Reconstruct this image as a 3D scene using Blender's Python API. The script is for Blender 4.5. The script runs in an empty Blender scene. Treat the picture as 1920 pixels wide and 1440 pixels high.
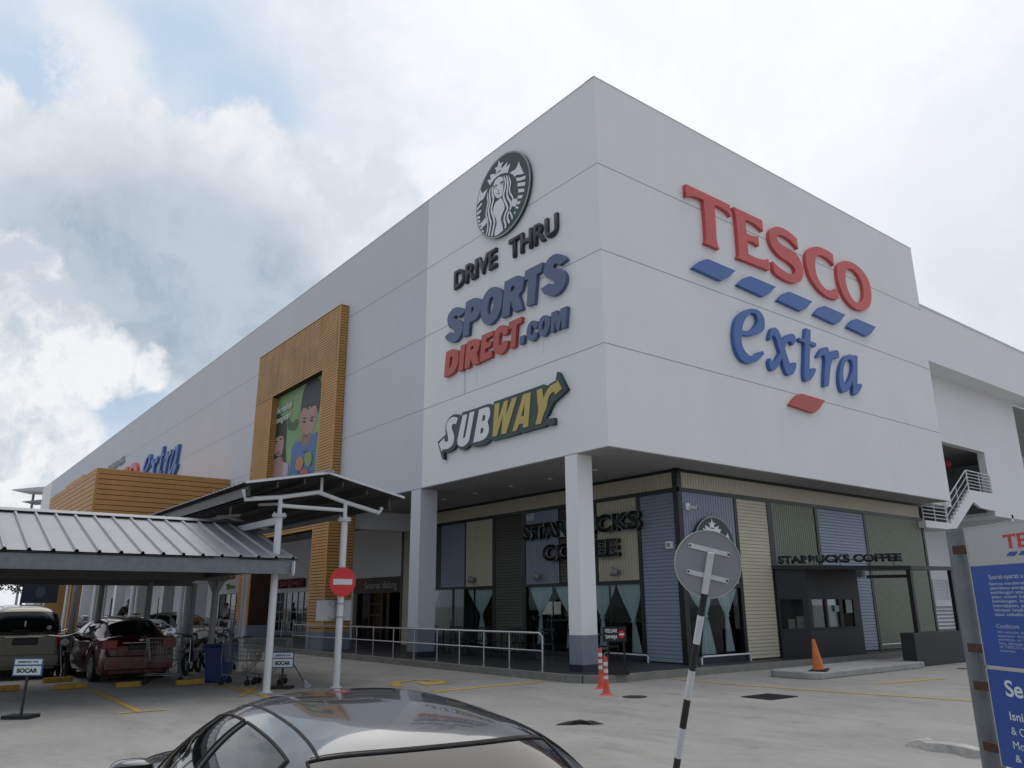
import bpy, bmesh, math, random
from mathutils import Vector, Matrix
random.seed(7)
R = math.radians
SC = bpy.context.scene
COL = SC.collection

# ------------------------------------------------------------------ camera
cam_d = bpy.data.cameras.new("camera")
cam = bpy.data.objects.new("camera", cam_d)
COL.objects.link(cam)
CP = Vector((12.892, -12.915, 1.65))
cf, cr, cu = Vector((-0.75905, 0.59096, 0.27315)), Vector((0.61297, 0.79008, -0.006)), Vector((0.21936, -0.16288, 0.96195))
cam.matrix_world = Matrix((( cr.x, cu.x, -cf.x, CP.x), (cr.y, cu.y, -cf.y, CP.y), (cr.z, cu.z, -cf.z, CP.z), (0, 0, 0, 1)))
cam_d.sensor_width = 36.0
cam_d.lens = 36 * 1464.02 / 1920
cam_d.clip_start = 0.05
cam_d.clip_end = 3000
SC.camera = cam

# ------------------------------------------------------------------ exposure
SC.view_settings.view_transform = 'Standard'
SC.view_settings.look = 'None'
SC.view_settings.exposure = 0.15
SC.view_settings.gamma = 1.0

# ------------------------------------------------------------------ sun (veiled, behind the building, upper right)
SUN_EL, SUN_AZ = 62, None
sdir = Vector((-0.42, 0.55, 0)).normalized() * math.cos(R(SUN_EL)) + Vector((0, 0, math.sin(R(SUN_EL))))
sun_d = bpy.data.lights.new("sun", 'SUN')
sun_d.energy = 1.4
sun_d.angle = R(65)
sun_d.color = (1.0, 0.96, 0.9)
sun = bpy.data.objects.new("sun", sun_d)
COL.objects.link(sun)
sun.rotation_euler = sdir.to_track_quat('Z', 'Y').to_euler()

# ------------------------------------------------------------------ sky: Nishita with procedural clouds
W = bpy.data.worlds.new("World")
SC.world = W
W.use_nodes = True
nt = W.node_tree
for n in list(nt.nodes): nt.nodes.remove(n)
def N(t, **k):
    n = nt.nodes.new(t)
    for a, b in k.items(): setattr(n, a, b)
    return n
L = nt.links.new
out = N('ShaderNodeOutputWorld')
tc = N('ShaderNodeTexCoord')
sky = N('ShaderNodeTexSky', sky_type='NISHITA', sun_disc=False)
sky.sun_elevation = R(SUN_EL)
sky.sun_rotation = math.atan2(sdir.x, sdir.y)
sky.air_density = 1.3; sky.dust_density = 2.0
bg_sky = N('ShaderNodeBackground'); bg_sky.inputs[1].default_value = 0.12
L(sky.outputs[0], bg_sky.inputs[0])
def vmath(op, a, b=None, s=None):
    n = N('ShaderNodeVectorMath', operation=op)
    if hasattr(a, 'links'): L(a, n.inputs[0])
    else: n.inputs[0].default_value = a
    if b is not None:
        if hasattr(b, 'links'): L(b, n.inputs[1])
        else: n.inputs[1].default_value = b
    if s is not None: n.inputs['Scale'].default_value = s
    return n
def fmath(op, a, b=0.0, clamp=False):
    n = N('ShaderNodeMath', operation=op); n.use_clamp = clamp
    for i, v in enumerate((a, b)):
        if hasattr(v, 'links'): L(v, n.inputs[i])
        else: n.inputs[i].default_value = v
    return n.outputs[0]
def noise(vec, scale, det=8, rough=0.6):
    n = N('ShaderNodeTexNoise'); n.inputs['Scale'].default_value = scale
    n.inputs['Detail'].default_value = det; n.inputs['Roughness'].default_value = rough
    L(vec, n.inputs['Vector']); return n
DIR = tc.outputs['Generated']
def warp(scale, amt, det=6, rough=0.62):
    nz = noise(DIR, scale, det, rough)
    c = vmath('SUBTRACT', nz.outputs['Color'], (0.5, 0.5, 0.5))
    s = vmath('SCALE', c.outputs[0], s=amt)
    return vmath('ADD', DIR, s.outputs[0]).outputs[0]
wA = warp(7.0, 0.13, 10, 0.62)      # billowy edges
wB = warp(5.0, 0.17, 6, 0.58)        # soft shapes
def blob(vec, c, r, soft):
    d = vmath('DISTANCE', vec, c).outputs['Value']
    m = N('ShaderNodeMapRange'); m.interpolation_type = 'SMOOTHSTEP'
    L(d, m.inputs['Value'])
    m.inputs['From Min'].default_value = r * (1 + soft); m.inputs['From Max'].default_value = r * (1 - soft)
    return m.outputs[0]
def union(lst):
    o = lst[0]
    for x in lst[1:]: o = fmath('MAXIMUM', o, x)
    return o
def mixc(fac, a, b):
    m = N('ShaderNodeMix', data_type='RGBA')
    if hasattr(fac, 'links'): L(fac, m.inputs[0])
    else: m.inputs[0].default_value = fac
    for i, v in ((6, a), (7, b)):
        if hasattr(v, 'links'): L(v, m.inputs[i])
        else: m.inputs[i].default_value = (*v, 1)
    return m.outputs[2]
def ramp(v, lo, hi):
    m = N('ShaderNodeMapRange'); m.interpolation_type = 'SMOOTHSTEP'; L(v, m.inputs['Value'])
    m.inputs['From Min'].default_value = lo; m.inputs['From Max'].default_value = hi
    return m.outputs[0]
WHITE = (0.90, 0.92, 0.965)
n1 = noise(wB, 3.2, 7, 0.62).outputs['Fac']
base = mixc(ramp(n1, 0.40, 0.62), (0.94, 0.95, 0.985), (0.74, 0.80, 0.89))
# clear blue gaps
gaps = union([blob(wB, (-0.855, 0.03, 0.515), 0.075, 0.7), blob(wB, (-0.795, 0.155, 0.587), 0.085, 0.8), blob(wB, (-0.80, 0.235, 0.55), 0.07, 0.8), blob(wB, (-0.84, 0.12, 0.53), 0.045, 0.7),
              blob(wA, (-0.951, 0.200, 0.225), 0.045, 0.4), blob(wA, (-0.955, 0.155, 0.235), 0.03, 0.4)])
base = mixc(fmath('MULTIPLY', gaps, 0.80), base, (0.47, 0.63, 0.82))
wisp = fmath('MULTIPLY', blob(wA, (-0.83, 0.078, 0.55), 0.055, 0.5), ramp(noise(wA, 9.0, 9, 0.65).outputs['Fac'], 0.42, 0.58))
base = mixc(fmath('MULTIPLY', wisp, 0.8), base, (0.90, 0.92, 0.95))
# big cumulus mass
cum = union([blob(wA, (-0.865, 0.14, 0.44), 0.105, 0.07), blob(wA, (-0.845, 0.25, 0.45), 0.115, 0.07), blob(wA, (-0.89, 0.00, 0.43), 0.085, 0.08),
             blob(wA, (-0.80, 0.37, 0.44), 0.11, 0.12), blob(wA, (-0.89, 0.30, 0.33), 0.12, 0.12), blob(wA, (-0.92, 0.10, 0.37), 0.10, 0.1)])
n2 = noise(wA, 7.0, 8, 0.62).outputs['Fac']
cumc = mixc(ramp(n2, 0.38, 0.66), (0.93, 0.935, 0.955), (0.70, 0.75, 0.82))
base = mixc(cum, base, cumc)
dk = union([blob(wB, (-0.903, 0.20, 0.368), 0.130, 0.55), blob(wB, (-0.908, 0.28, 0.315), 0.115, 0.5), blob(wB, (-0.895, 0.325, 0.295), 0.08, 0.6), blob(wB, (-0.925, 0.10, 0.368), 0.075, 0.6), blob(wB, (-0.885, 0.34, 0.33), 0.07, 0.6), blob(wB, (-0.93, 0.24, 0.27), 0.06, 0.5)])
dkc = mixc(ramp(n2, 0.36, 0.64), (0.33, 0.42, 0.52), (0.52, 0.60, 0.69))
base = mixc(fmath('MULTIPLY', dk, 0.95), base, dkc)
# low bright bank, left
low = union([blob(wA, (-0.944, 0.055, 0.325), 0.060, 0.10), blob(wA, (-0.955, 0.10, 0.28), 0.060, 0.12), blob(wA, (-0.965, 0.05, 0.235), 0.08, 0.15), blob(wA, (-0.955, 0.155, 0.262), 0.036, 0.25), blob(wA, (-0.953, 0.205, 0.265), 0.022, 0.3),
             blob(wA, (-0.972, 0.12, 0.19), 0.06, 0.2), blob(wA, (-0.985, 0.09, 0.12), 0.07, 0.2)])
lowc = mixc(ramp(n2, 0.42, 0.60), (0.94, 0.945, 0.955), (0.60, 0.66, 0.73))
base = mixc(low, base, lowc)
# grey wisps over the right
gr = union([blob(wB, (-0.29, 0.88, 0.36), 0.13, 0.8), blob(wB, (-0.33, 0.85, 0.40), 0.10, 0.8)])
base = mixc(fmath('MULTIPLY', gr, 0.6), base, (0.66, 0.71, 0.79))
# the bright patch of veiled sun
sunb = blob(DIR, (-0.38, 0.62, 0.68), 0.34, 0.8)
base = mixc(fmath('MULTIPLY', sunb, 0.7), base, (1.08, 1.08, 1.10))
# unseen sky behind the viewer is dimmed to keep the walls and shade darker
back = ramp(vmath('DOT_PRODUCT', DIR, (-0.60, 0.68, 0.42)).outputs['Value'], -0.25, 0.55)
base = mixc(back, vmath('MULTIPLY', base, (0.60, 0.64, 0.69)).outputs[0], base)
mx = N('ShaderNodeMixShader'); mx.inputs[0].default_value = 0.94
bg_cl = N('ShaderNodeBackground'); bg_cl.inputs[1].default_value = 0.88
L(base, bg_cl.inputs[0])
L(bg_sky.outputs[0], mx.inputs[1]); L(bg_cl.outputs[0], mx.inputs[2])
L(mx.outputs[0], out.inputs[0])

# ------------------------------------------------------------------ materials
MATS = {}
def mat(name, col, rough=0.6, metal=0.0, var=0.06, vscale=3.0, bump=0.0, bscale=40.0, coat=0.0, streak=0.0, emis=None, ior=None, streak_col=None):
    if name in MATS: return MATS[name]
    m = bpy.data.materials.new(name); m.use_nodes = True
    t = m.node_tree; b = t.nodes['Principled BSDF']
    b.inputs['Roughness'].default_value = rough; b.inputs['Metallic'].default_value = metal
    if coat: b.inputs['Coat Weight'].default_value = coat; b.inputs['Coat Roughness'].default_value = 0.04
    if ior: b.inputs['IOR'].default_value = ior
    tcn = t.nodes.new('ShaderNodeTexCoord')
    nz = t.nodes.new('ShaderNodeTexNoise'); nz.inputs['Scale'].default_value = vscale; nz.inputs['Detail'].default_value = 6
    t.links.new(tcn.outputs['Object'], nz.inputs['Vector'])
    mixn = t.nodes.new('ShaderNodeMix'); mixn.data_type = 'RGBA'
    lo = [max(0, c * (1 - var * 2.2)) for c in col]; hi = [min(1, c * (1 + var * 1.6)) for c in col]
    mixn.inputs[6].default_value = (*lo, 1); mixn.inputs[7].default_value = (*hi, 1)
    t.links.new(nz.outputs['Fac'], mixn.inputs[0])
    last = mixn.outputs[2]
    if streak:
        mp = t.nodes.new('ShaderNodeMapping'); mp.inputs['Scale'].default_value = (2.2, 2.2, 0.10)
        t.links.new(tcn.outputs['Object'], mp.inputs['Vector'])
        n2_ = t.nodes.new('ShaderNodeTexNoise'); n2_.inputs['Scale'].default_value = 2.2; n2_.inputs['Detail'].default_value = 8; n2_.inputs['Roughness'].default_value = 0.7
        t.links.new(mp.outputs[0], n2_.inputs['Vector'])
        mr = t.nodes.new('ShaderNodeMapRange'); mr.inputs['From Min'].default_value = 0.52; mr.inputs['From Max'].default_value = 0.78
        mr.inputs['To Max'].default_value = streak
        t.links.new(n2_.outputs['Fac'], mr.inputs['Value'])
        m2 = t.nodes.new('ShaderNodeMix'); m2.data_type = 'RGBA'
        t.links.new(mr.outputs[0], m2.inputs[0]); t.links.new(last, m2.inputs[6])
        sc_ = streak_col or [c * 0.45 for c in col]
        m2.inputs[7].default_value = (*sc_, 1); last = m2.outputs[2]
    t.links.new(last, b.inputs['Base Color'])
    if bump:
        nb = t.nodes.new('ShaderNodeTexNoise'); nb.inputs['Scale'].default_value = bscale; nb.inputs['Detail'].default_value = 5
        t.links.new(tcn.outputs['Object'], nb.inputs['Vector'])
        bp = t.nodes.new('ShaderNodeBump'); bp.inputs['Strength'].default_value = bump; bp.inputs['Distance'].default_value = 0.02
        t.links.new(nb.outputs['Fac'], bp.inputs['Height']); t.links.new(bp.outputs[0], b.inputs['Normal'])
    if emis:
        b.inputs['Emission Color'].default_value = (*emis[0], 1); b.inputs['Emission Strength'].default_value = emis[1]
    MATS[name] = m
    return m
def S(r, g, b):      # sRGB 0-255 to linear
    f = lambda c: (c / 255 / 12.92) if c <= 10 else ((c / 255 + 0.055) / 1.055) ** 2.4
    return (f(r), f(g), f(b))

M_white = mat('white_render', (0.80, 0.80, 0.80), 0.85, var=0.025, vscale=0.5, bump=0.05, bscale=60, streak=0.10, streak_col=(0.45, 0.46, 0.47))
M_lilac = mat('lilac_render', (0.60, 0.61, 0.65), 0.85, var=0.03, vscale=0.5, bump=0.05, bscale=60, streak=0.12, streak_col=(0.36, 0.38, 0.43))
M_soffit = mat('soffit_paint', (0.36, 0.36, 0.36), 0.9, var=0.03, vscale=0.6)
M_grey = mat('grey_paint', (0.20, 0.225, 0.27), 0.7, var=0.05)
M_tile = mat('dark_floor_tile', (0.035, 0.035, 0.037), 0.42, var=0.12, vscale=2)
M_navytile = mat('dark_skirting_tile', (0.02, 0.024, 0.04), 0.35, var=0.1)
M_joint = mat('sealant_joint', (0.30, 0.31, 0.33), 0.8)
M_orange = mat('timber_look_siding', (0.52, 0.27, 0.085), 0.6, var=0.10, vscale=1.2, streak=0.25, streak_col=(0.14, 0.08, 0.05))
M_orangeh = mat('weathered_timber_look_siding', (0.48, 0.27, 0.10), 0.6, var=0.14, vscale=1.2, streak=1.0, streak_col=(0.10, 0.055, 0.035))
M_orangeg = mat('timber_look_siding_shadow_gap', (0.03, 0.018, 0.01), 0.8)
M_brown = mat('dark_brown_panel', (0.045, 0.020, 0.012), 0.55, var=0.1)
M_steelw = mat('white_painted_steel', (0.66, 0.67, 0.68), 0.45, var=0.05, vscale=6, streak=0.15, streak_col=(0.35, 0.30, 0.26))
M_steelg = mat('galvanised_steel', (0.20, 0.215, 0.225), 0.5, metal=0.55, var=0.14, vscale=9)
M_sheet = mat('roof_sheet_grey', (0.31, 0.31, 0.32), 0.5, metal=0.2, var=0.08, vscale=1.5, streak=0.25, streak_col=(0.22, 0.22, 0.22))
M_sheetd = mat('roof_underside_painted_shade', (0.05, 0.05, 0.052), 0.6, var=0.08)  # dark copy of the sheet: shade under the roofs put into the colour
M_inox = mat('stainless_tube', (0.50, 0.50, 0.52), 0.25, metal=0.9, var=0.04)
M_black = mat('black_paint', (0.005, 0.006, 0.007), 0.45, var=0.1)
M_trim = mat('dark_green_trim', (0.004, 0.008, 0.009), 0.4, var=0.1)
M_glass = mat('dark_glass', (0.004, 0.005, 0.006), 0.04, var=0.05, ior=1.5)
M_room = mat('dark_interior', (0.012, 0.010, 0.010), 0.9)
M_cream = mat('cream_cladding', (0.50, 0.455, 0.345), 0.5, var=0.04)
M_bluec = mat('blue_grey_cladding', (0.235, 0.275, 0.35), 0.5, var=0.04)
M_green = mat('sage_green_cladding', (0.17, 0.195, 0.14), 0.5, var=0.04)
M_olive = mat('dark_olive_cladding', (0.055, 0.058, 0.042), 0.5, var=0.05)
M_charc = mat('charcoal_paint', (0.022, 0.022, 0.024), 0.6, var=0.06, bump=0.05)
M_curt = mat('pale_green_curtain', (0.72, 0.80, 0.78), 0.9, var=0.06, vscale=12)
M_red = mat('red_sign_face', (0.60, 0.09, 0.085), 0.5, var=0.04)
M_redd = mat('brick_red_sign_face', (0.47, 0.085, 0.065), 0.5, var=0.04)
M_blue = mat('blue_sign_face', (0.055, 0.14, 0.40), 0.5, var=0.04)
M_navy = mat('navy_sign_face', (0.085, 0.125, 0.235), 0.5, var=0.04)
M_dgrey = mat('charcoal_sign_face', (0.030, 0.033, 0.042), 0.5, var=0.04)
M_sgreen = mat('dark_green_sign', (0.022, 0.055, 0.052), 0.5, var=0.05)
M_swhite = mat('sign_white', (0.74, 0.77, 0.78), 0.5, var=0.03)
M_syel = mat('sign_yellow', (0.52, 0.40, 0.11), 0.5, var=0.04)
M_signred = mat('traffic_red', (0.62, 0.020, 0.022), 0.35, var=0.05)
M_alu = mat('aluminium_sheet', (0.33, 0.345, 0.36), 0.45, metal=0.35, var=0.10, vscale=5)
M_yel = mat('road_yellow_paint', (0.52, 0.34, 0.07), 0.8, var=0.2, vscale=6, bump=0.1)
M_stop = mat('wheel_stop_yellow', (0.42, 0.26, 0.04), 0.8, var=0.25, vscale=7)
M_rubber = mat('black_rubber', (0.012, 0.012, 0.012), 0.85, var=0.1)
M_bluep = mat('blue_plastic', (0.015, 0.045, 0.17), 0.4, var=0.06)
M_orangep = mat('faded_orange_plastic', (0.60, 0.17, 0.04), 0.6, var=0.12, vscale=5)
M_bollard = mat('bollard_orange_red', (0.62, 0.085, 0.040), 0.5, var=0.08)
M_rust = mat('rusty_steel', (0.07, 0.035, 0.02), 0.9, var=0.4, vscale=30)
M_kerb = mat('kerb_concrete', (0.22, 0.21, 0.19), 0.9, var=0.16, vscale=4, bump=0.4, bscale=25)
M_chrome = mat('chrome', (0.6, 0.6, 0.62), 0.12, metal=1.0, var=0.02)

# ------------------------------------------------------------------ mesh helpers
class MB:
    def __init__(s): s.v = []; s.f = []; s.sm = []
    def add(s, vs, fs, smooth=False):
        o = len(s.v); s.v += [tuple(v) for v in vs]; s.f += [tuple(i + o for i in f) for f in fs]; s.sm += [smooth] * len(fs); return s
    def box(s, x0, y0, z0, x1, y1, z1):
        x0, x1 = min(x0, x1), max(x0, x1); y0, y1 = min(y0, y1), max(y0, y1); z0, z1 = min(z0, z1), max(z0, z1)
        return s.add([(x0,y0,z0),(x1,y0,z0),(x1,y1,z0),(x0,y1,z0),(x0,y0,z1),(x1,y0,z1),(x1,y1,z1),(x0,y1,z1)],
                     [(0,3,2,1),(4,5,6,7),(0,1,5,4),(1,2,6,5),(2,3,7,6),(3,0,4,7)])
    def bar(s, a, b, w, h, up=(0, 0, 1)):
        a = Vector(a); b = Vector(b); d = (b - a).normalized(); up = Vector(up)
        if abs(d.dot(up)) > 0.98: up = Vector((1, 0, 0))
        x = d.cross(up).normalized(); y = x.cross(d).normalized()
        vs = [p + x * sx * w / 2 + y * sy * h / 2 for p in (a, b) for sx, sy in ((-1,-1),(1,-1),(1,1),(-1,1))]
        return s.add(vs, [(3,2,1,0),(4,5,6,7),(0,1,5,4),(1,2,6,5),(2,3,7,6),(3,0,4,7)])
    def tube(s, pts, r, n=10, r2=None, caps=True):
        pts = [Vector(p) for p in pts]; rings = []
        for i, p in enumerate(pts):
            d = ((pts[i+1] if i < len(pts)-1 else p) - (pts[i-1] if i else p)).normalized()
            up = Vector((0, 0, 1)) if abs(d.z) < 0.95 else Vector((0, 1, 0))
            x = d.cross(up).normalized(); y = x.cross(d)
            rr = r if r2 is None else r + (r2 - r) * i / max(1, len(pts) - 1)
            rings.append([p + (x * math.cos(2*math.pi*k/n) + y * math.sin(2*math.pi*k/n)) * rr for k in range(n)])
        vs = [v for q in rings for v in q]; fs = []
        for i in range(len(pts) - 1):
            for k in range(n):
                fs.append((i*n+k, i*n+(k+1) % n, (i+1)*n+(k+1) % n, (i+1)*n+k))
        s.add(vs, fs, True)
        if caps:
            s.add(rings[0], [tuple(range(n))[::-1]]); s.add(rings[-1], [tuple(range(n))])
        return s
    def prism(s, poly, mp, d0, d1):
        """poly in 2D (ccw), mp(u,v,d)->xyz; extruded from d0 to d1"""
        n = len(poly)
        vs = [mp(u, v, d0) for u, v in poly] + [mp(u, v, d1) for u, v in poly]
        fs = [tuple(range(n))[::-1], tuple(range(n, 2*n))] + [(i, (i+1) % n, n+(i+1) % n, n+i) for i in range(n)]
        return s.add(vs, fs)
    def build(s, name, m, parent=None, loc=None):
        me = bpy.data.meshes.new(name); me.from_pydata([tuple(v) for v in s.v], [], s.f)
        me.polygons.foreach_set('use_smooth', s.sm)
        bm = bmesh.new(); bm.from_mesh(me); bmesh.ops.recalc_face_normals(bm, faces=bm.faces); bm.to_mesh(me); bm.free()
        if m: me.materials.append(m)
        o = bpy.data.objects.new(name, me); COL.objects.link(o)
        if parent: o.parent = parent
        if loc: o.location = loc
        return o
def tag(o, label, cat, group=None, kind=None):
    if label: o['label'] = label
    if cat: o['category'] = cat
    if group: o['group'] = group
    if kind: o['kind'] = kind
    return o
def thing(name, label, cat, loc=(0, 0, 0), rz=0.0, group=None, rot=None):
    o = bpy.data.objects.new(name, None); COL.objects.link(o); o.empty_display_size = 0.2
    o.location = loc; o.rotation_euler = rot if rot else (0, 0, rz)
    return tag(o, label, cat, group)
def sub(name, parent):
    o = bpy.data.objects.new(name, None); COL.objects.link(o); o.parent = parent; o.empty_display_size = 0.1
    return o
def struct(o): o['kind'] = 'structure'; return o
def copy_tree(o, parent=None):
    c = o.copy(); COL.objects.link(c)
    if parent: c.parent = parent
    for ch in [x for x in CHILDREN(o)]: copy_tree(ch, c)
    return c
def CHILDREN(o): return [x for x in bpy.data.objects if x.parent == o]
def finish(o):
    return o
def bevel(o, w=0.01, seg=2, ang=30):
    m = o.modifiers.new('bevel', 'BEVEL'); m.width = w; m.segments = seg; m.limit_method = 'ANGLE'; m.angle_limit = R(ang)
    return o
# frames: (origin, u, v, n)
FL = (Vector((0, 0, 0)), Vector((1, 0, 0)), Vector((0, 0, 1)), Vector((0, -1, 0)))     # left facade
FR = (Vector((0, 0, 0)), Vector((0, 1, 0)), Vector((0, 0, 1)), Vector((1, 0, 0)))      # right facade
def frame(o, u, n):
    return (Vector(o), Vector(u).normalized(), Vector((0, 0, 1)), Vector(n).normalized())
def fmat(F, d=0.0):
    o, u, v, n = F; o = o + n * d
    return Matrix(((u.x, v.x, n.x, o.x), (u.y, v.y, n.y, o.y), (u.z, v.z, n.z, o.z), (0, 0, 0, 1)))
def parse(s):
    P = []
    for t in s.split(';'):
        sh = t.endswith('*'); a, b = t.rstrip('*').split(','); P.append((float(a), float(b), sh))
    return P
def smooth_loop(P, k=4):
    n = len(P); out_ = []
    for i in range(n):
        p0, p1, p2, p3 = P[i-1], P[i], P[(i+1) % n], P[(i+2) % n]
        out_.append((p1[0], p1[1]))
        if p1[2] and p2[2]: continue
        a0 = p1 if p1[2] else p0; a3 = p2 if p2[2] else p3
        for j in range(1, k):
            t = j / k
            q = [0.5 * ((2*p1[c]) + (-a0[c] + p2[c]) * t + (2*a0[c] - 5*p1[c] + 4*p2[c] - a3[c]) * t*t + (-a0[c] + 3*p1[c] - 3*p2[c] + a3[c]) * t**3) for c in (0, 1)]
            out_.append(tuple(q))
    return out_
def curve_mesh(loops, depth, bev=0.0):
    cu_ = bpy.data.curves.new('c', 'CURVE'); cu_.dimensions = '2D'; cu_.fill_mode = 'BOTH'
    cu_.extrude = depth / 2; cu_.bevel_depth = bev; cu_.bevel_resolution = 1
    for lp in loops:
        sp = cu_.splines.new('POLY'); sp.points.add(len(lp) - 1)
        for i, (x, y) in enumerate(lp): sp.points[i].co = (x, y, 0, 1)
        sp.use_cyclic_u = True
    o = bpy.data.objects.new('tmp', cu_)
    me = bpy.data.meshes.new_from_object(o)
    bpy.data.objects.remove(o)
    return me
def glyph(name, key, F, d0, d1, m, parent, xf=None, loops=None):
    """raised letter or shape cut from traced outlines, between offsets d0 and d1 off the wall"""
    lps = loops if loops is not None else [smooth_loop(parse(s)) for s in G[key]]
    if xf: lps = [[xf(*p) for p in l] for l in lps]
    me = curve_mesh(lps, d1 - d0)
    me.transform(fmat(F, (d0 + d1) / 2))
    me.materials.clear(); me.materials.append(m)
    o = bpy.data.objects.new(name, me); COL.objects.link(o)
    if parent: o.parent = parent
    return o
def text(name, s, F, u, v, cap, m, parent, depth=0.01, width=None, d=0.0, bold=0.0, spacing=1.0, shear=0.0):
    """flat or raised lettering: baseline start at (u, v) in frame F, cap height cap"""
    cu_ = bpy.data.curves.new('t', 'FONT'); cu_.body = s; cu_.size = 1.0; cu_.extrude = 0.0; cu_.offset = bold; cu_.space_character = spacing; cu_.shear = shear
    o = bpy.data.objects.new('tmp', cu_); me = bpy.data.meshes.new_from_object(o); bpy.data.objects.remove(o)
    xs = [p.co.x for p in me.vertices] or [0, 1]
    k = cap / 0.70; kx = k if width is None else width / (max(xs) - min(xs))
    x0 = min(xs)
    for p in me.vertices: p.co = ((p.co.x - x0) * kx + u, p.co.y * k + v, 0)
    if depth > 0:
        bm = bmesh.new(); bm.from_mesh(me)
        bmesh.ops.remove_doubles(bm, verts=bm.verts, dist=1e-5)
        r = bmesh.ops.extrude_face_region(bm, geom=bm.faces[:])
        vs = [e for e in r['geom'] if isinstance(e, bmesh.types.BMVert)]
        bmesh.ops.translate(bm, verts=vs, vec=(0, 0, depth))
        bmesh.ops.recalc_face_normals(bm, faces=bm.faces)
        bm.to_mesh(me); bm.free()
    me.transform(fmat(F, d))
    me.materials.clear(); me.materials.append(m)
    ob = bpy.data.objects.new(name, me); COL.objects.link(ob)
    if parent: ob.parent = parent
    return ob
def corrugated(name, F, u0, u1, v0, v1, pitch, depth, m, parent, vertical=True, d=0.0):
    """trapezoid-ribbed sheet: ribs run vertically or horizontally; a lip closes the sides"""
    o, U, V, Nn = F; mb = MB()
    def prof(L0, L1):
        P = [(L0, 0.0)]; x = L0; k = 0
        while x < L1 - 1e-6:
            a = min(pitch, L1 - x)
            for fx, h in ((0.0, 0), (0.10, 0), (0.16, 1), (0.92, 1), (1.0, 0)):
                if fx * pitch <= a: P.append((x + fx * pitch, h))
            x += pitch
        P.append((L1, 0.0)); return P
    if vertical:
        P = prof(u0, u1); vs = []; fs = []
        for (a, h) in P:
            for b in (v0, v1): vs.append(o + U * a + V * b + Nn * (d + depth * h))
    else:
        P = []; x = v0
        while x < v1 - 1e-6:
            P += [(x, 0.0), (min(x + pitch * 0.12, v1), 1.0), (min(x + pitch * 0.97, v1), 0.35)]; x += pitch
        P.append((v1, 0.0)); vs = []; fs = []
        for (b, h) in P:
            for a in (u0, u1): vs.append(o + U * a + V * b + Nn * (d + depth * h))
    for i in range(len(P) - 1): fs.append((2*i, 2*i+1, 2*i+3, 2*i+2))
    mb.add(vs, fs)
    return mb.build(name, m, parent)
def fbox(mb, F, u0, u1, v0, v1, d0, d1):
    o, U, V, Nn = F
    vs = [o + U*a + V*b + Nn*c for c in (d0, d1) for a, b in ((u0, v0), (u1, v0), (u1, v1), (u0, v1))]
    mb.add(vs, [(3,2,1,0),(4,5,6,7),(0,1,5,4),(1,2,6,5),(2,3,7,6),(3,0,4,7)]); return mb
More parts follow.
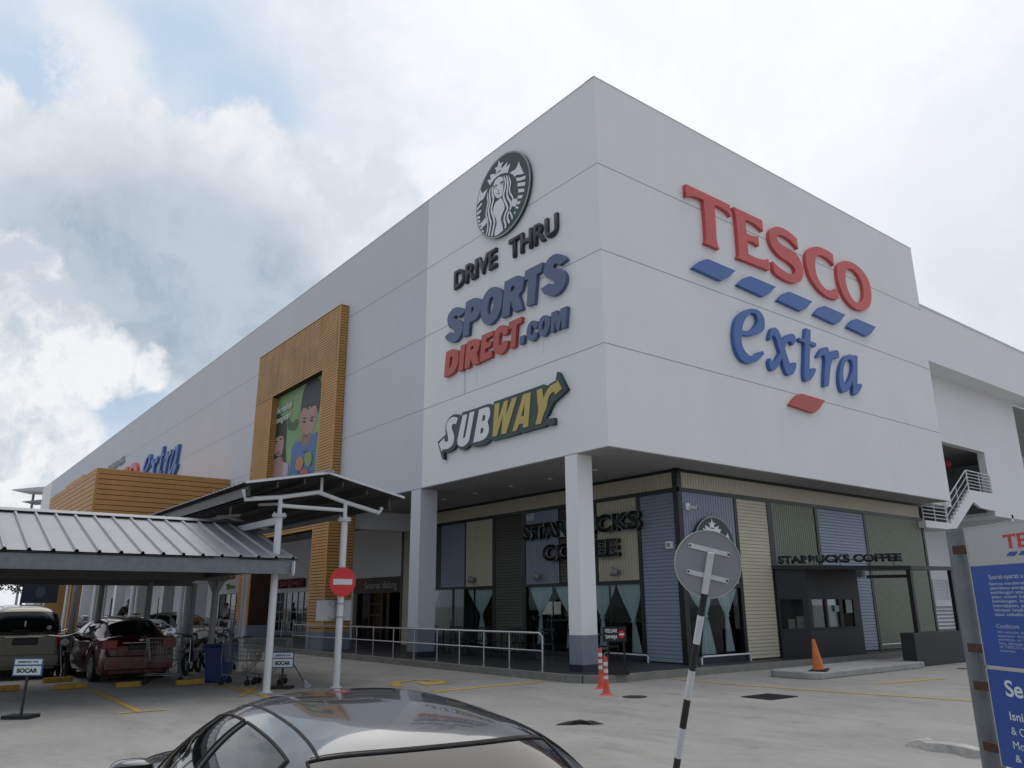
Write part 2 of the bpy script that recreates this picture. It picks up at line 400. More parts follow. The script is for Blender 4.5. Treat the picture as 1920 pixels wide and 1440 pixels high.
G={
'T':['3.427,13.332*;5.465,13.33*;5.465,12.944*;5.361,13.03;5.189,13.073;4.911,13.105;4.692,13.076*;4.69,12.861;4.691,12.667;4.677,12.324;4.662,12.008;4.696,11.78;4.766,11.653*;4.109,11.659*;4.188,11.818;4.191,11.937;4.206,12.416;4.198,12.821;4.194,13.081*;4.019,13.075;3.751,13.051;3.548,12.992;3.418,12.919*'],
'E':['5.642,13.326*;7.097,13.332*;7.095,12.95*;6.92,13.019;6.661,13.079;6.435,13.092;6.187,13.064*;6.186,12.791;6.19,12.612*;6.402,12.606;6.594,12.634;6.791,12.678*;6.79,12.344*;6.595,12.388;6.408,12.395;6.187,12.359*;6.185,12.143;6.177,11.906*;6.483,11.894;6.827,11.916;7.045,11.965;7.224,12.045*;7.215,11.648*;5.61,11.623*;5.698,11.745;5.711,11.834;5.719,12.154;5.725,12.649;5.717,12.995;5.689,13.186'],
'S':['8.998,13.263*;9.007,12.896*;8.823,13.002;8.506,13.108;8.18,13.134;7.991,13.103;7.857,13.026;7.822,12.937;7.868,12.852;8.039,12.785;8.36,12.748;8.727,12.709;8.961,12.604;9.096,12.417;9.144,12.218;9.132,12.044;9.029,11.834;8.855,11.692;8.606,11.586;8.351,11.541;8.027,11.546;7.676,11.593;7.456,11.69*;7.452,12.025*;7.692,11.926;8.001,11.857;8.28,11.83;8.491,11.86;8.652,11.95;8.69,12.043;8.644,12.135;8.511,12.203;8.275,12.267;7.957,12.307;7.694,12.413;7.484,12.583;7.403,12.817;7.434,13.007;7.537,13.155;7.719,13.29;7.977,13.378;8.31,13.407;8.676,13.359'],
'C':['11.181,13.323*;11.172,12.893*;11.037,12.981;10.775,13.061;10.459,13.082;10.219,13.014;10.033,12.866;9.959,12.655;9.927,12.404;9.983,12.177;10.143,11.978;10.385,11.852;10.654,11.84;10.896,11.901;11.031,11.989;11.188,12.07*;11.211,11.898;11.22,11.682*;11.066,11.617;10.78,11.575;10.418,11.58;10.038,11.685;9.724,11.87;9.509,12.105;9.402,12.448;9.411,12.717;9.518,12.936;9.754,13.14;10.05,13.286;10.426,13.363;10.841,13.372'],
'O':['11.963,13.295;11.644,13.164;11.404,12.943;11.327,12.699;11.331,12.395;11.428,12.089;11.625,11.808;11.919,11.632;12.289,11.554;12.693,11.593;13.023,11.712;13.303,11.92;13.478,12.205;13.552,12.597;13.46,12.951;13.187,13.198;12.813,13.329;12.372,13.366','12.178,13.064;11.973,12.957;11.858,12.729;11.823,12.468;11.883,12.204;12.045,11.967;12.258,11.838;12.504,11.836;12.787,11.98;12.946,12.217;13.001,12.544;12.894,12.832;12.666,13.029;12.406,13.088'],
'bar':['3.474,10.725*;3.618,10.844;3.804,10.994;3.974,11.102;4.142,11.166;4.293,11.178;5.467,11.16*;5.316,11.057;5.153,10.917;4.981,10.789;4.789,10.695;4.608,10.665'],
'e':['6.493,8.769*;6.427,8.854*;6.217,8.77;6.056,8.657;5.904,8.591;5.761,8.581;5.628,8.628;5.503,8.729;5.438,8.86;5.427,9.02;5.449,9.097;5.481,9.164*;5.622,9.174;5.853,9.21;6.092,9.278;6.339,9.377;6.533,9.493;6.637,9.629;6.671,9.769;6.662,9.938;6.563,10.067;6.396,10.133;6.19,10.128;5.98,10.079;5.766,9.986;5.549,9.852;5.36,9.698;5.225,9.521;5.143,9.321;5.095,9.131;5.079,8.948;5.105,8.739;5.176,8.557;5.294,8.42;5.448,8.342;5.64,8.329;5.843,8.372;6.054,8.457;6.279,8.609','6.097,9.988;5.925,9.901;5.761,9.752;5.605,9.551;5.526,9.387;5.5,9.299*;5.67,9.317;5.878,9.38;6.065,9.486;6.232,9.634;6.337,9.789;6.331,9.9;6.255,9.977'],
'x':['6.886,9.286*;6.828,9.33;6.878,9.454;6.931,9.56;7.044,9.699;7.174,9.75;7.322,9.721;7.427,9.609;7.516,9.407*;7.628,9.517;7.806,9.641;8.011,9.729;8.175,9.748;8.256,9.668;8.23,9.525;8.145,9.411;8.057,9.364*;8.007,9.441;7.933,9.468;7.798,9.417;7.683,9.298;7.611,9.149*;7.685,8.954;7.785,8.726;7.849,8.643*;7.912,8.731;8.036,8.808;8.159,8.787*;8.079,8.609;7.936,8.432;7.796,8.351;7.638,8.332;7.529,8.415;7.452,8.589;7.4,8.824*;7.225,8.603;7.01,8.396;6.864,8.323;6.763,8.342;6.707,8.451;6.71,8.599;6.792,8.707*;6.84,8.633;6.92,8.574;7.02,8.639;7.28,8.923;7.349,8.974*;7.286,9.141;7.215,9.354;7.156,9.456;7.068,9.475;6.974,9.418;6.93,9.333'],
't':['8.923,10.112*;9.181,10.104*;9.094,9.712*;9.426,9.706*;9.391,9.581*;9.065,9.6*;8.852,8.724;8.861,8.643*;8.968,8.745;9.107,8.822;9.244,8.795*;9.121,8.627;8.905,8.424;8.711,8.319;8.57,8.305;8.516,8.418;8.527,8.583;8.653,9.1;8.764,9.592*;8.453,9.601*;8.489,9.702*;8.792,9.703*'],
'r':['9.405,9.241*;9.524,9.385;9.748,9.585;9.993,9.698;10.101,9.681;10.158,9.563;10.165,9.456*;10.302,9.569;10.474,9.669;10.636,9.712;10.758,9.659;10.73,9.478;10.588,9.408*;10.494,9.411;10.395,9.392;10.273,9.261;10.137,9.064;10.008,8.722;9.881,8.384;9.778,8.325;9.609,8.301*;9.662,8.556;9.791,9;9.86,9.204;9.846,9.351;9.781,9.392;9.679,9.34;9.575,9.278'],
'a':['11.697,9.727*;11.821,9.773;11.952,9.747*;11.684,8.666*;11.829,8.767;12.028,8.756*;11.886,8.589;11.66,8.4;11.438,8.299;11.357,8.372;11.374,8.527;11.423,8.818*;11.278,8.619;11.032,8.395;10.817,8.295;10.631,8.318;10.563,8.52;10.583,8.78;10.682,9.056;10.858,9.328;11.107,9.573;11.372,9.702;11.578,9.73','11.353,9.531;11.152,9.427;10.994,9.244;10.882,9.006;10.846,8.761;10.87,8.615;10.94,8.584;11.101,8.697;11.306,8.907;11.483,9.158;11.558,9.393;11.508,9.516'],
's1':['-5.921,10.428*;-6.265,10.36*;-6.357,10.453;-6.455,10.464;-6.513,10.424;-6.413,10.347;-6.216,10.253;-6.06,10.137;-6,10.005;-6.016,9.85;-6.128,9.722;-6.318,9.615;-6.551,9.611;-6.791,9.7;-6.955,9.827;-7.019,9.926*;-6.74,10.011*;-6.559,9.92;-6.461,9.92;-6.503,10.001;-6.703,10.113;-6.827,10.247;-6.893,10.432;-6.857,10.587;-6.7,10.704;-6.502,10.749;-6.265,10.698;-6.031,10.578'],
'p':['-5.843,10.727*;-5.617,10.746;-5.357,10.719;-5.136,10.625;-5.027,10.499;-5.044,10.347;-5.096,10.185;-5.24,10.05;-5.458,10.003;-5.636,10.011*;-5.693,9.61*;-6.012,9.644*;-5.98,9.953;-5.913,10.391','-5.546,10.46*;-5.445,10.447;-5.433,10.357;-5.499,10.298;-5.58,10.293*'],
'o':['-4.324,10.73;-4.602,10.774;-4.849,10.666;-4.991,10.488;-5.061,10.241;-5.041,9.989;-4.915,9.775;-4.703,9.651;-4.461,9.64;-4.223,9.763;-4.054,9.97;-3.979,10.228;-3.985,10.447;-4.119,10.623','-4.462,10.472;-4.566,10.462;-4.653,10.357;-4.705,10.174;-4.687,10.014;-4.6,9.933;-4.513,10.005;-4.427,10.175;-4.41,10.345'],
'r1':['-3.866,10.734*;-3.552,10.734;-3.26,10.719;-3.039,10.609;-2.978,10.492;-3.012,10.335;-3.077,10.209;-3.221,10.119*;-3.114,9.864;-3.039,9.628*;-3.433,9.66*;-3.527,9.89;-3.581,10.045*;-3.659,9.635*;-4.021,9.659*;-3.953,10.111','-3.561,10.478*;-3.425,10.464;-3.399,10.402;-3.458,10.326;-3.595,10.328*'],
't1':['-2.911,10.74*;-2.149,10.731*;-2.2,10.47*;-2.41,10.461*;-2.447,10.143;-2.534,9.627*;-2.868,9.665*;-2.777,10.454*;-2.954,10.462*'],
's2':['-1.157,10.446*;-1.466,10.389*;-1.548,10.469;-1.661,10.49;-1.72,10.441;-1.636,10.36;-1.414,10.26;-1.266,10.127;-1.209,9.958;-1.265,9.78;-1.435,9.641;-1.661,9.596;-1.887,9.651;-2.115,9.786;-2.243,9.971*;-1.905,10.019*;-1.792,9.94;-1.679,9.931;-1.704,10.031;-1.902,10.139;-2.072,10.301;-2.111,10.479;-2.033,10.637;-1.854,10.756;-1.623,10.772;-1.399,10.688;-1.236,10.566'],
'D':['-6.927,9.378*;-6.697,9.398;-6.46,9.358;-6.284,9.255;-6.231,9.116;-6.238,8.916;-6.329,8.737;-6.519,8.603;-6.752,8.569;-7.029,8.578*;-6.983,9.013','-6.69,9.156*;-6.572,9.148;-6.576,9.001;-6.642,8.836;-6.758,8.802*'],
'I':['-6.107,9.388*;-5.862,9.378*;-5.977,8.566*;-6.242,8.592*'],
'R':['-5.776,9.399*;-5.554,9.416;-5.299,9.379;-5.136,9.3;-5.1,9.192;-5.152,9.031;-5.258,8.918*;-5.184,8.714;-5.129,8.564*;-5.452,8.597*;-5.526,8.735;-5.582,8.827*;-5.633,8.565*;-5.892,8.585*;-5.844,8.993','-5.551,9.193*;-5.442,9.197;-5.44,9.108;-5.586,9.092*'],
'E2':['-4.995,9.403*;-4.404,9.387*;-4.438,9.246*;-4.765,9.23*;-4.786,9.112*;-4.506,9.094*;-4.53,8.95*;-4.826,8.927*;-4.85,8.811*;-4.488,8.801*;-4.505,8.604*;-5.094,8.583*'],
'C1':['-3.74,9.101*;-3.936,9.1*;-4.001,9.207;-4.091,9.222;-4.145,9.1;-4.158,8.955;-4.112,8.854;-4.003,8.871;-3.904,8.938*;-3.709,8.884*;-3.759,8.742;-3.922,8.598;-4.136,8.588;-4.319,8.671;-4.414,8.813;-4.428,9.008;-4.394,9.212;-4.302,9.368;-4.134,9.441;-3.934,9.417;-3.771,9.331;-3.723,9.212'],
'T2':['-3.672,9.428*;-3.084,9.418*;-3.111,9.262*;-3.322,9.241*;-3.392,8.622*;-3.631,8.625*;-3.529,9.208*;-3.69,9.207*'],
'dot':['-3.17,8.848*;-2.985,8.846*;-3.019,8.623*;-3.205,8.623*'],
'c2':['-2.412,8.903*;-2.574,8.925*;-2.617,9.024;-2.678,9.011;-2.701,8.877;-2.683,8.761;-2.608,8.76;-2.562,8.817*;-2.4,8.77*;-2.462,8.649;-2.612,8.581;-2.761,8.622;-2.864,8.742;-2.883,8.888;-2.828,9.055;-2.69,9.157;-2.525,9.138;-2.417,9.055'],
'o2':['-2.041,9.142;-2.2,9.16;-2.319,9.066;-2.374,8.882;-2.36,8.719;-2.272,8.619;-2.114,8.581;-1.983,8.671;-1.892,8.84;-1.888,8.996;-1.956,9.096','-2.131,9.02;-2.205,8.952;-2.223,8.819;-2.181,8.767;-2.122,8.829;-2.09,8.938'],
'm':['-1.818,9.152*;-1.582,9.142*;-1.552,8.934*;-1.443,9.144*;-1.202,9.14*;-1.278,8.579*;-1.44,8.592*;-1.416,8.883*;-1.536,8.591*;-1.655,8.615*;-1.678,8.933*;-1.731,8.589*;-1.879,8.608*'],
'sub_back':['-7.339,6.557*;-6.886,6.723*;-6.908,6.881;-6.845,7.075;-6.668,7.223;-6.391,7.265;-6.155,7.187;-6.038,7.129*;-5.994,7.238*;-5.179,7.223*;-4.678,7.231;-4.503,7.171;-4.413,7.117*;-4.406,7.236*;-2.632,7.245*;-2.197,7.252*;-2.066,7.183;-2.053,7.135*;-1.935,7.212;-1.727,7.242*;-1.648,7.471*;-1.585,7.428*;-1.283,6.902*;-1.836,6.677*;-1.984,6.515;-2.12,6.31*;-1.806,6.273*;-1.812,6.096*;-2.039,6.114*;-2.139,6.141*;-2.154,6.11*;-2.641,6.117*;-3.13,6.105*;-3.223,6.151*;-3.239,6.115*;-3.637,6.104*;-4.467,6.122*;-4.55,6.177*;-4.674,6.125;-4.848,6.071;-5.096,6.069;-5.421,6.1*;-5.505,6.135*;-5.551,6.207*;-5.79,6.095;-5.978,6.092;-6.171,6.177;-6.281,6.305*;-6.442,6.198;-6.677,6.147;-6.876,6.151;-6.978,6.182*;-6.942,5.942*;-7.052,5.976*'],
'sS':['-6.211,7.113*;-6.296,6.923*;-6.383,6.966;-6.501,6.954;-6.539,6.883;-6.496,6.763;-6.422,6.638;-6.403,6.502;-6.439,6.374;-6.562,6.284;-6.759,6.249;-7.021,6.268*;-7.072,6.197*;-7.234,6.494*;-6.94,6.615*;-6.92,6.521;-6.826,6.472;-6.727,6.5;-6.73,6.602;-6.774,6.744;-6.827,6.89;-6.803,7.044;-6.666,7.155;-6.468,7.189'],
'sU':['-5.942,7.139*;-5.714,7.128*;-5.911,6.505;-5.89,6.437;-5.815,6.456;-5.761,6.567;-5.583,7.146*;-5.343,7.143*;-5.537,6.527;-5.608,6.324;-5.755,6.219;-5.98,6.19;-6.153,6.262;-6.214,6.381;-6.179,6.53'],
'sB':['-5.106,7.139*;-4.819,7.15;-4.643,7.121;-4.573,7.011;-4.579,6.864;-4.624,6.788;-4.694,6.706*;-4.641,6.58;-4.623,6.451;-4.692,6.316;-4.849,6.228;-5.097,6.206;-5.386,6.212*','-4.924,6.935*;-4.818,6.932;-4.789,6.841;-4.852,6.768;-4.959,6.771*','-5.011,6.573*;-4.904,6.565;-4.879,6.497;-4.939,6.423;-5.056,6.422*'],
'sW':['-4.338,7.154*;-4.109,7.145*;-4.195,6.644*;-3.908,7.145*;-3.726,7.146*;-3.828,6.718*;-3.546,7.145*;-3.32,7.148*;-3.815,6.215*;-4.045,6.225*;-3.96,6.744*;-4.246,6.215*;-4.45,6.219*'],
'sA':['-3.051,7.151*;-2.725,7.151*;-2.85,6.233*;-3.072,6.234*;-3.07,6.356*;-3.245,6.365*;-3.348,6.213*;-3.539,6.217*','-2.993,6.897*;-3.014,6.561*;-3.154,6.564*'],
'sY':['-2.473,7.146*;-2.258,7.153*;-2.201,6.85*;-2.116,6.988;-1.967,7.112;-1.792,7.17;-1.664,7.169*;-1.647,7.253*;-1.466,6.971*;-1.759,6.853*;-1.748,6.943*;-1.827,6.954;-1.944,6.912;-2.019,6.812;-2.097,6.595;-2.219,6.426;-2.327,6.215*;-2.548,6.226*;-2.421,6.563;-2.445,6.823'],
'siren_white':['-0.106,0.934*;-0.06,0.82*;0.066,0.807*;-0.017,0.736*;0.007,0.637*;-0.106,0.663*;-0.229,0.636*;-0.208,0.725*;-0.273,0.807*;-0.157,0.787*','-0.031,0.613*;0.025,0.672;0.225,0.728*;0.165,0.622*;0.319,0.64*;0.219,0.448*;0.095,0.505;-0.081,0.543;-0.234,0.538;-0.363,0.495;-0.454,0.451*;-0.56,0.631*;-0.416,0.58*;-0.442,0.714*;-0.312,0.678;-0.234,0.628;-0.132,0.628','0.627,0.547*;0.666,0.428;0.803,0.156*;0.674,0.192;0.556,0.24;0.472,0.225*;0.413,0.316;0.292,0.411*;0.413,0.408;0.51,0.404;0.583,0.469','0.519,0.183*;0.673,0.119;0.86,0.079*;0.846,0.004*;0.696,0.037;0.554,0.081*','0.577,0.02*;0.846,-0.069*;0.832,-0.152*;0.576,-0.058*','0.599,-0.134*;0.808,-0.214*;0.796,-0.29*;0.598,-0.216*','0.585,-0.292*;0.748,-0.34*;0.724,-0.41*;0.572,-0.351*','0.548,-0.419*;0.676,-0.454*;0.64,-0.514*;0.523,-0.476*','0.523,-0.516*;0.604,-0.568*;0.581,-0.606*;0.487,-0.549*','0.463,-0.62*;0.502,-0.654*;0.473,-0.69*;0.434,-0.657*','-0.872,0.529*;-0.758,0.372*;-0.546,0.398*;-0.651,0.263;-0.731,0.211;-0.837,0.207;-0.945,0.166;-1.026,0.141*;-1,0.243;-0.92,0.384','-1.079,0.007*;-1.08,0.086*;-0.784,0.148*;-0.769,0.09*','-1.078,-0.125*;-1.078,-0.046*;-0.809,-0.023*;-0.808,-0.093*','-1.022,-0.244*;-1.063,-0.166*;-0.848,-0.17*;-0.847,-0.24*','-1.004,-0.343*;-1.032,-0.274*;-0.846,-0.283*;-0.828,-0.343*','-0.944,-0.454*;-0.98,-0.382*;-0.827,-0.377*;-0.778,-0.443*','-0.863,-0.555*;-0.911,-0.487*;-0.773,-0.475*;-0.733,-0.543*','-0.756,-0.695*;-0.825,-0.611*;-0.725,-0.572*;-0.685,-0.634*','-0.081,0.492;-0.183,0.497;-0.273,0.453;-0.316,0.353;-0.311,0.213;-0.26,0.087;-0.134,-0.028;-0.007,-0.026;0.043,0.086;0.056,0.249;0.057,0.384;0.007,0.445','-0.033,-0.065*;0.066,-0.226;0.102,-0.375;0.015,-0.487;-0.035,-0.598;0.013,-0.766;0.038,-0.907*;-0.135,-0.935;-0.273,-0.918*;-0.26,-0.786;-0.198,-0.662;-0.21,-0.524;-0.311,-0.331;-0.311,-0.196;-0.235,-0.093;-0.134,-0.079','0.395,-0.281*;0.56,-0.354*;0.542,-0.484;0.499,-0.499;0.428,-0.484;0.321,-0.412*','-0.622,-0.317;-0.569,-0.458*;-0.699,-0.515*;-0.778,-0.482*;-0.811,-0.378*;-0.726,-0.358'],
'siren_dark':['-0.299,0.344*;-0.234,0.352;-0.171,0.337*;-0.178,0.31;-0.234,0.322;-0.286,0.296*','-0.265,0.278*;-0.196,0.263;-0.209,0.243','-0.077,0.31*;-0.031,0.343;0.056,0.319*;0.043,0.288;-0.031,0.315*','-0.051,0.29*;0.039,0.282*;0.006,0.263','-0.158,0.16;-0.082,0.177;-0.113,0.149','-0.184,0.13*;-0.133,0.095;-0.07,0.104*;-0.103,0.064;-0.138,0.07'],
'siren_strands':['-0.363,0.374;-0.35,0.162;-0.311,0.043;-0.363,-0.105;-0.388,-0.23;-0.311,-0.431;-0.273,-0.581;-0.324,-0.727;-0.375,-0.886','-0.428,0.369;-0.467,0.197;-0.44,0.066;-0.466,-0.077;-0.504,-0.18;-0.465,-0.383;-0.408,-0.542;-0.451,-0.692;-0.495,-0.845','-0.528,0.293;-0.546,0.181;-0.519,0.049;-0.57,-0.117;-0.596,-0.243;-0.543,-0.401;-0.529,-0.61;-0.599,-0.783','0.082,0.44;0.148,0.24;0.104,0.057;0.066,-0.059;0.116,-0.198;0.188,-0.346;0.211,-0.455;0.125,-0.55;0.093,-0.667;0.141,-0.802;0.123,-0.884','0.174,0.405;0.236,0.199;0.21,0.01;0.202,-0.103;0.257,-0.228;0.334,-0.36;0.32,-0.486;0.23,-0.594;0.215,-0.686;0.281,-0.824','0.254,0.358;0.326,0.157;0.293,0.005;0.312,-0.103;0.395,-0.24;0.411,-0.296','0.284,-0.51;0.354,-0.663;0.39,-0.767'],
'poster_boy_hair':['-17.393,11.055*;-17.721,11.023;-18.029,10.84;-18.284,10.568;-18.4,10.229;-18.433,9.91;-18.39,9.649*;-18.288,9.808;-18.036,9.83;-17.633,9.659*;-17.616,9.815;-17.397,9.735;-17.302,9.646*;-17.192,9.729;-16.862,9.679;-16.715,9.493;-16.643,9.271*;-16.467,9.685;-16.447,10.096;-16.463,10.484;-16.617,10.73;-16.965,10.918'],
'poster_boy_face':['-18.285,9.79*;-18.036,9.83;-17.636,9.677;-17.192,9.729;-16.862,9.679;-16.729,9.427;-16.78,9.126;-16.866,8.901;-17.029,8.655;-17.245,8.486;-17.569,8.473;-17.927,8.639;-18.18,8.895;-18.354,9.176;-18.492,9.488*'],
'poster_boy_neck':['-18.106,8.706*;-17.112,8.67*;-17.223,8.345;-17.755,8.088;-18.139,8.395'],
'poster_boy_shirt':['-18.401,8.439*;-18.035,8.273;-17.749,8.053*;-17.295,8.289;-17.008,8.514;-16.533,8.516*;-16.57,8.235;-16.669,7.578;-16.671,6.813*;-19.294,7.091*;-19.154,7.779;-19.148,8.241;-18.826,8.403'],
'poster_boy_eyes':['-18.196,9.253*;-17.944,9.259;-17.8,9.144*;-17.966,9.132','-17.429,9.144*;-17.188,9.169;-17.011,9.066*;-17.21,9.051','-18.265,9.409*;-17.965,9.387;-17.655,9.275*;-17.953,9.314','-17.488,9.261*;-17.204,9.276;-16.961,9.264*;-17.11,9.189'],
'poster_boy_mouth':['-18.02,8.691*;-17.586,8.58;-17.231,8.656*;-17.448,8.487;-17.829,8.545'],
'poster_girl_hair':['-20.866,10.058*;-21.432,9.975;-21.555,9.614;-21.544,9.077;-21.463,8.685;-21.283,8.281*;-21.075,7.73*;-19.676,7.713*;-19.854,8.426;-19.865,8.976;-19.971,9.549;-20.359,9.884'],
'poster_girl_face':['-21.359,8.894*;-21.04,8.992;-20.668,9.041;-20.232,8.966;-20.079,8.645;-20.117,8.358;-20.305,8.132;-20.781,8.167;-21.222,8.458'],
'poster_girl_eyes':['-21.113,8.872*;-20.922,8.878;-20.812,8.804*;-21.001,8.798','-20.548,8.908*;-20.311,8.894;-20.252,8.829*;-20.488,8.843'],
'poster_girl_mouth':['-20.905,8.316*;-20.575,8.32;-20.393,8.347*;-20.504,8.199;-20.743,8.217'],
'poster_girl_hands':['-21.115,7.221*;-21.192,7.599;-21.22,7.973;-20.758,8.053*;-20.386,8.071;-20.071,7.878;-19.961,7.538;-19.967,7.091*'],
'poster_girl_shirt':['-21.964,7.311*;-21.923,7.587;-21.558,7.723;-21.189,7.82*;-19.956,7.753*;-19.485,7.649;-19.354,7.417;-19.378,7.067*'],
'poster_fruit_green':['-17.343,7.817;-17.619,7.757;-17.664,7.524;-17.457,7.255;-17.122,7.174;-16.915,7.38;-16.957,7.655;-17.095,7.778'],
'poster_fruit_orange':['-18.116,7.746;-18.442,7.673;-18.574,7.448;-18.45,7.222;-18.098,7.14;-17.787,7.268;-17.748,7.536'],
'poster_fruit_red':['-17.604,7.157;-18.013,7.128;-18.032,6.994*;-17.155,6.877*;-17.177,7.014'],
'poster_basket':['-18.687,7.604*;-18.169,7.564;-17.931,7.391;-17.86,7.21*;-18.24,6.987*;-18.468,7.329','-18.056,7.893*;-17.558,7.885;-17.054,7.772*;-17.544,7.797'],
'poster_leaf_a':['-19.403,10.18*;-19.409,9.959;-19.798,9.85*;-19.738,10.025','-20.584,11.072*;-20.802,10.965;-20.695,10.904;-20.424,10.98*'],
'poster_leaf_light':['-19.205,10.584*;-18.437,10.712;-18.362,10.258;-18.542,9.787;-18.994,9.367;-19.637,8.973*;-19.787,9.293;-19.336,9.797','-19.266,8.403*;-18.698,8.666;-18.481,8.914;-18.508,8.563;-19.161,8.314*'],
'poster_leaf_dark':['-21.988,9.306*;-21.604,9.854;-21.616,10.398;-20.836,10.396;-20.509,10.178*;-21.399,9.816;-21.646,9.094*','-19.981,9.849*;-19.268,9.418;-18.838,9.482;-18.544,9.283;-18.929,8.993;-19.766,9.179*'],
}
# ================================================================== GROUND
def ground_z(x, y):
    d = math.hypot((x - 10.4) / 1.25, y + 11.6)          # the kerbside lane dips a little where the grey car stands
    t = max(0.0, min(1.0, (4.4 - d) / 3.0))
    return -0.22 * t * t * (3 - 2 * t)
def ground_material():
    m = bpy.data.materials.new('concrete_apron'); m.use_nodes = True; t = m.node_tree; b = t.nodes['Principled BSDF']
    t_ = t.nodes.new; l = t.links.new
    tc_ = t_('ShaderNodeTexCoord')
    def nz(scale, det=6, rough=0.6, sx=1, sy=1, rot=0.0):
        mp = t_('ShaderNodeMapping'); mp.inputs['Scale'].default_value = (sx, sy, 1); mp.inputs['Rotation'].default_value = (0, 0, rot)
        l(tc_.outputs['Object'], mp.inputs['Vector'])
        n = t_('ShaderNodeTexNoise'); n.inputs['Scale'].default_value = scale; n.inputs['Detail'].default_value = det; n.inputs['Roughness'].default_value = rough
        l(mp.outputs[0], n.inputs['Vector']); return n.outputs['Fac']
    def mr(v, a, b_, c=0.0, d=1.0):
        n = t_('ShaderNodeMapRange'); n.inputs['From Min'].default_value = a; n.inputs['From Max'].default_value = b_
        n.inputs['To Min'].default_value = c; n.inputs['To Max'].default_value = d; l(v, n.inputs['Value']); return n.outputs[0]
    def mix(f, a, b_):
        n = t_('ShaderNodeMix'); n.data_type = 'RGBA'; l(f, n.inputs[0])
        for i, v in ((6, a), (7, b_)):
            if hasattr(v, 'links'): l(v, n.inputs[i])
            else: n.inputs[i].default_value = (*v, 1)
        return n.outputs[2]
    c = mix(mr(nz(0.45, 6, 0.6, 1, 1), 0.35, 0.65), (0.255, 0.245, 0.232), (0.335, 0.325, 0.308))
    c = mix(mr(nz(0.9, 7, 0.65, 0.55, 1.6, 0.5), 0.50, 0.72, 0, 0.65), c, (0.165, 0.155, 0.142))
    c = mix(mr(nz(5, 6, 0.7), 0.42, 0.72, 0, 0.5), c, (0.37, 0.355, 0.33))
    c = mix(mr(nz(1.7, 5, 0.6), 0.62, 0.74, 0, 0.55), c, (0.12, 0.113, 0.105))
    c = mix(mr(nz(60, 3, 0.6), 0.3, 0.7, 0.0, 0.25), c, (0.14, 0.13, 0.12))
    l(c, b.inputs['Base Color']); b.inputs['Roughness'].default_value = 0.85
    bp = t_('ShaderNodeBump'); bp.inputs['Strength'].default_value = 0.35; bp.inputs['Distance'].default_value = 0.01
    l(nz(45, 6, 0.7), bp.inputs['Height']); l(bp.outputs[0], b.inputs['Normal'])
    return m
def coords(lo, hi, a, b, fine):
    c = [lo]
    for k in (0.25, 0.1, 0.04): c.append(a + (lo - a) * k)
    x = a
    while x <= b: c.append(x); x += fine
    for k in (0.04, 0.1, 0.25): c.append(b + (hi - b) * k)
    c.append(hi); return sorted(set(round(v, 3) for v in c))
gx, gy = coords(-900, 700, 4, 17, 0.4), coords(-700, 900, -18, -5, 0.4)
g = MB(); nx_, ny_ = len(gx), len(gy)
g.add([(x, y, ground_z(x, y)) for x in gx for y in gy], [(i*ny_+j, (i+1)*ny_+j, (i+1)*ny_+j+1, i*ny_+j+1) for i in range(nx_-1) for j in range(ny_-1)], True)
struct(g.build('ground', ground_material()))

# raised walkway round the building with its kerb
xy = lambda u, v, d: (u, v, d)
kerb_line = [(-96, -0.65), (-1.0, -0.65), (-0.62, -0.52), (-0.38, -0.25), (-0.28, 0.2), (-0.26, 4), (-0.26, 42)]
walk = MB().prism([(p[0] - (0.12 if p[0] > -0.7 else 0), p[1] + (0.12 if p[1] < 0 else 0)) for p in kerb_line] + [(-12, 42), (-12, 30), (-96, 30)], xy, 0.0, 0.168)
struct(walk.build('pavement', M_tile))
kb = MB()
for a, b in zip(kerb_line[:-1], kerb_line[1:]):
    kb.bar((a[0], a[1] + (0.06 if a[1] < 0 else 0), 0.08), (b[0], b[1] + (0.06 if b[1] < 0 else 0), 0.08), 0.13, 0.17)
struct(kb.build('kerb', M_kerb))
isl = MB().prism([(1.05, 4.05), (1.25, 3.9), (2.1, 3.95), (2.32, 4.15), (2.22, 9.26), (0.75, 9.26)], xy, 0.0, 0.15)
o = isl.build('kerb_island', mat('old_painted_kerb', (0.34, 0.335, 0.32), 0.85, var=0.22, vscale=3, bump=0.3)); bevel(o, 0.025, 2); struct(o)
# painted markings
def strip(pts, w, z=0.006, m=None):
    mb = MB()
    for a, b in zip(pts[:-1], pts[1:]):
        a = Vector((*a, 0)); b = Vector((*b, 0)); d = (b - a).normalized(); n = Vector((-d.y, d.x, 0)) * w / 2
        q = [a - n, b - n, b + n, a + n]
        mb.add([(p.x, p.y, z) for p in q], [(0, 1, 2, 3)])
    return mb
mk = MB()
def addm(mb): mk.add(mb.v, mb.f)
addm(strip([(-1.3, -3.9), (-1.55, -0.85)], 0.2))
addm(strip([(-0.1, 1.78), (1.48, 1.68), (4.3, 2.02), (6.4, 2.42), (12, 3.5)], 0.12, 0.0065))
addm(strip([(3.62, 4.1), (3.95, 6.4)], 0.16))
for k in range(7):
    y0 = -6.7 - k * 2.45
    addm(strip([(-6.4, y0), (-1.9, y0 - 0.12)], 0.11)); addm(strip([(-1.82, y0 - 0.5), (-1.82, y0 + 0.3)], 0.10, 0.0075))
addm(strip([(-3.6, -6.3), (-2.2, -5.3)], 0.10)); addm(strip([(-4.6, -6.6), (-2.2, -6.9)], 0.10, 0.0085)); addm(strip([(-4.6, -6.3), (-3.0, -7.2)], 0.10, 0.0095))
arc = [(-2.35 - 0.62 * math.cos(a), -3.35 + 0.62 * math.sin(a) * 1.2) for a in [R(x) for x in range(-20, 170, 19)]]
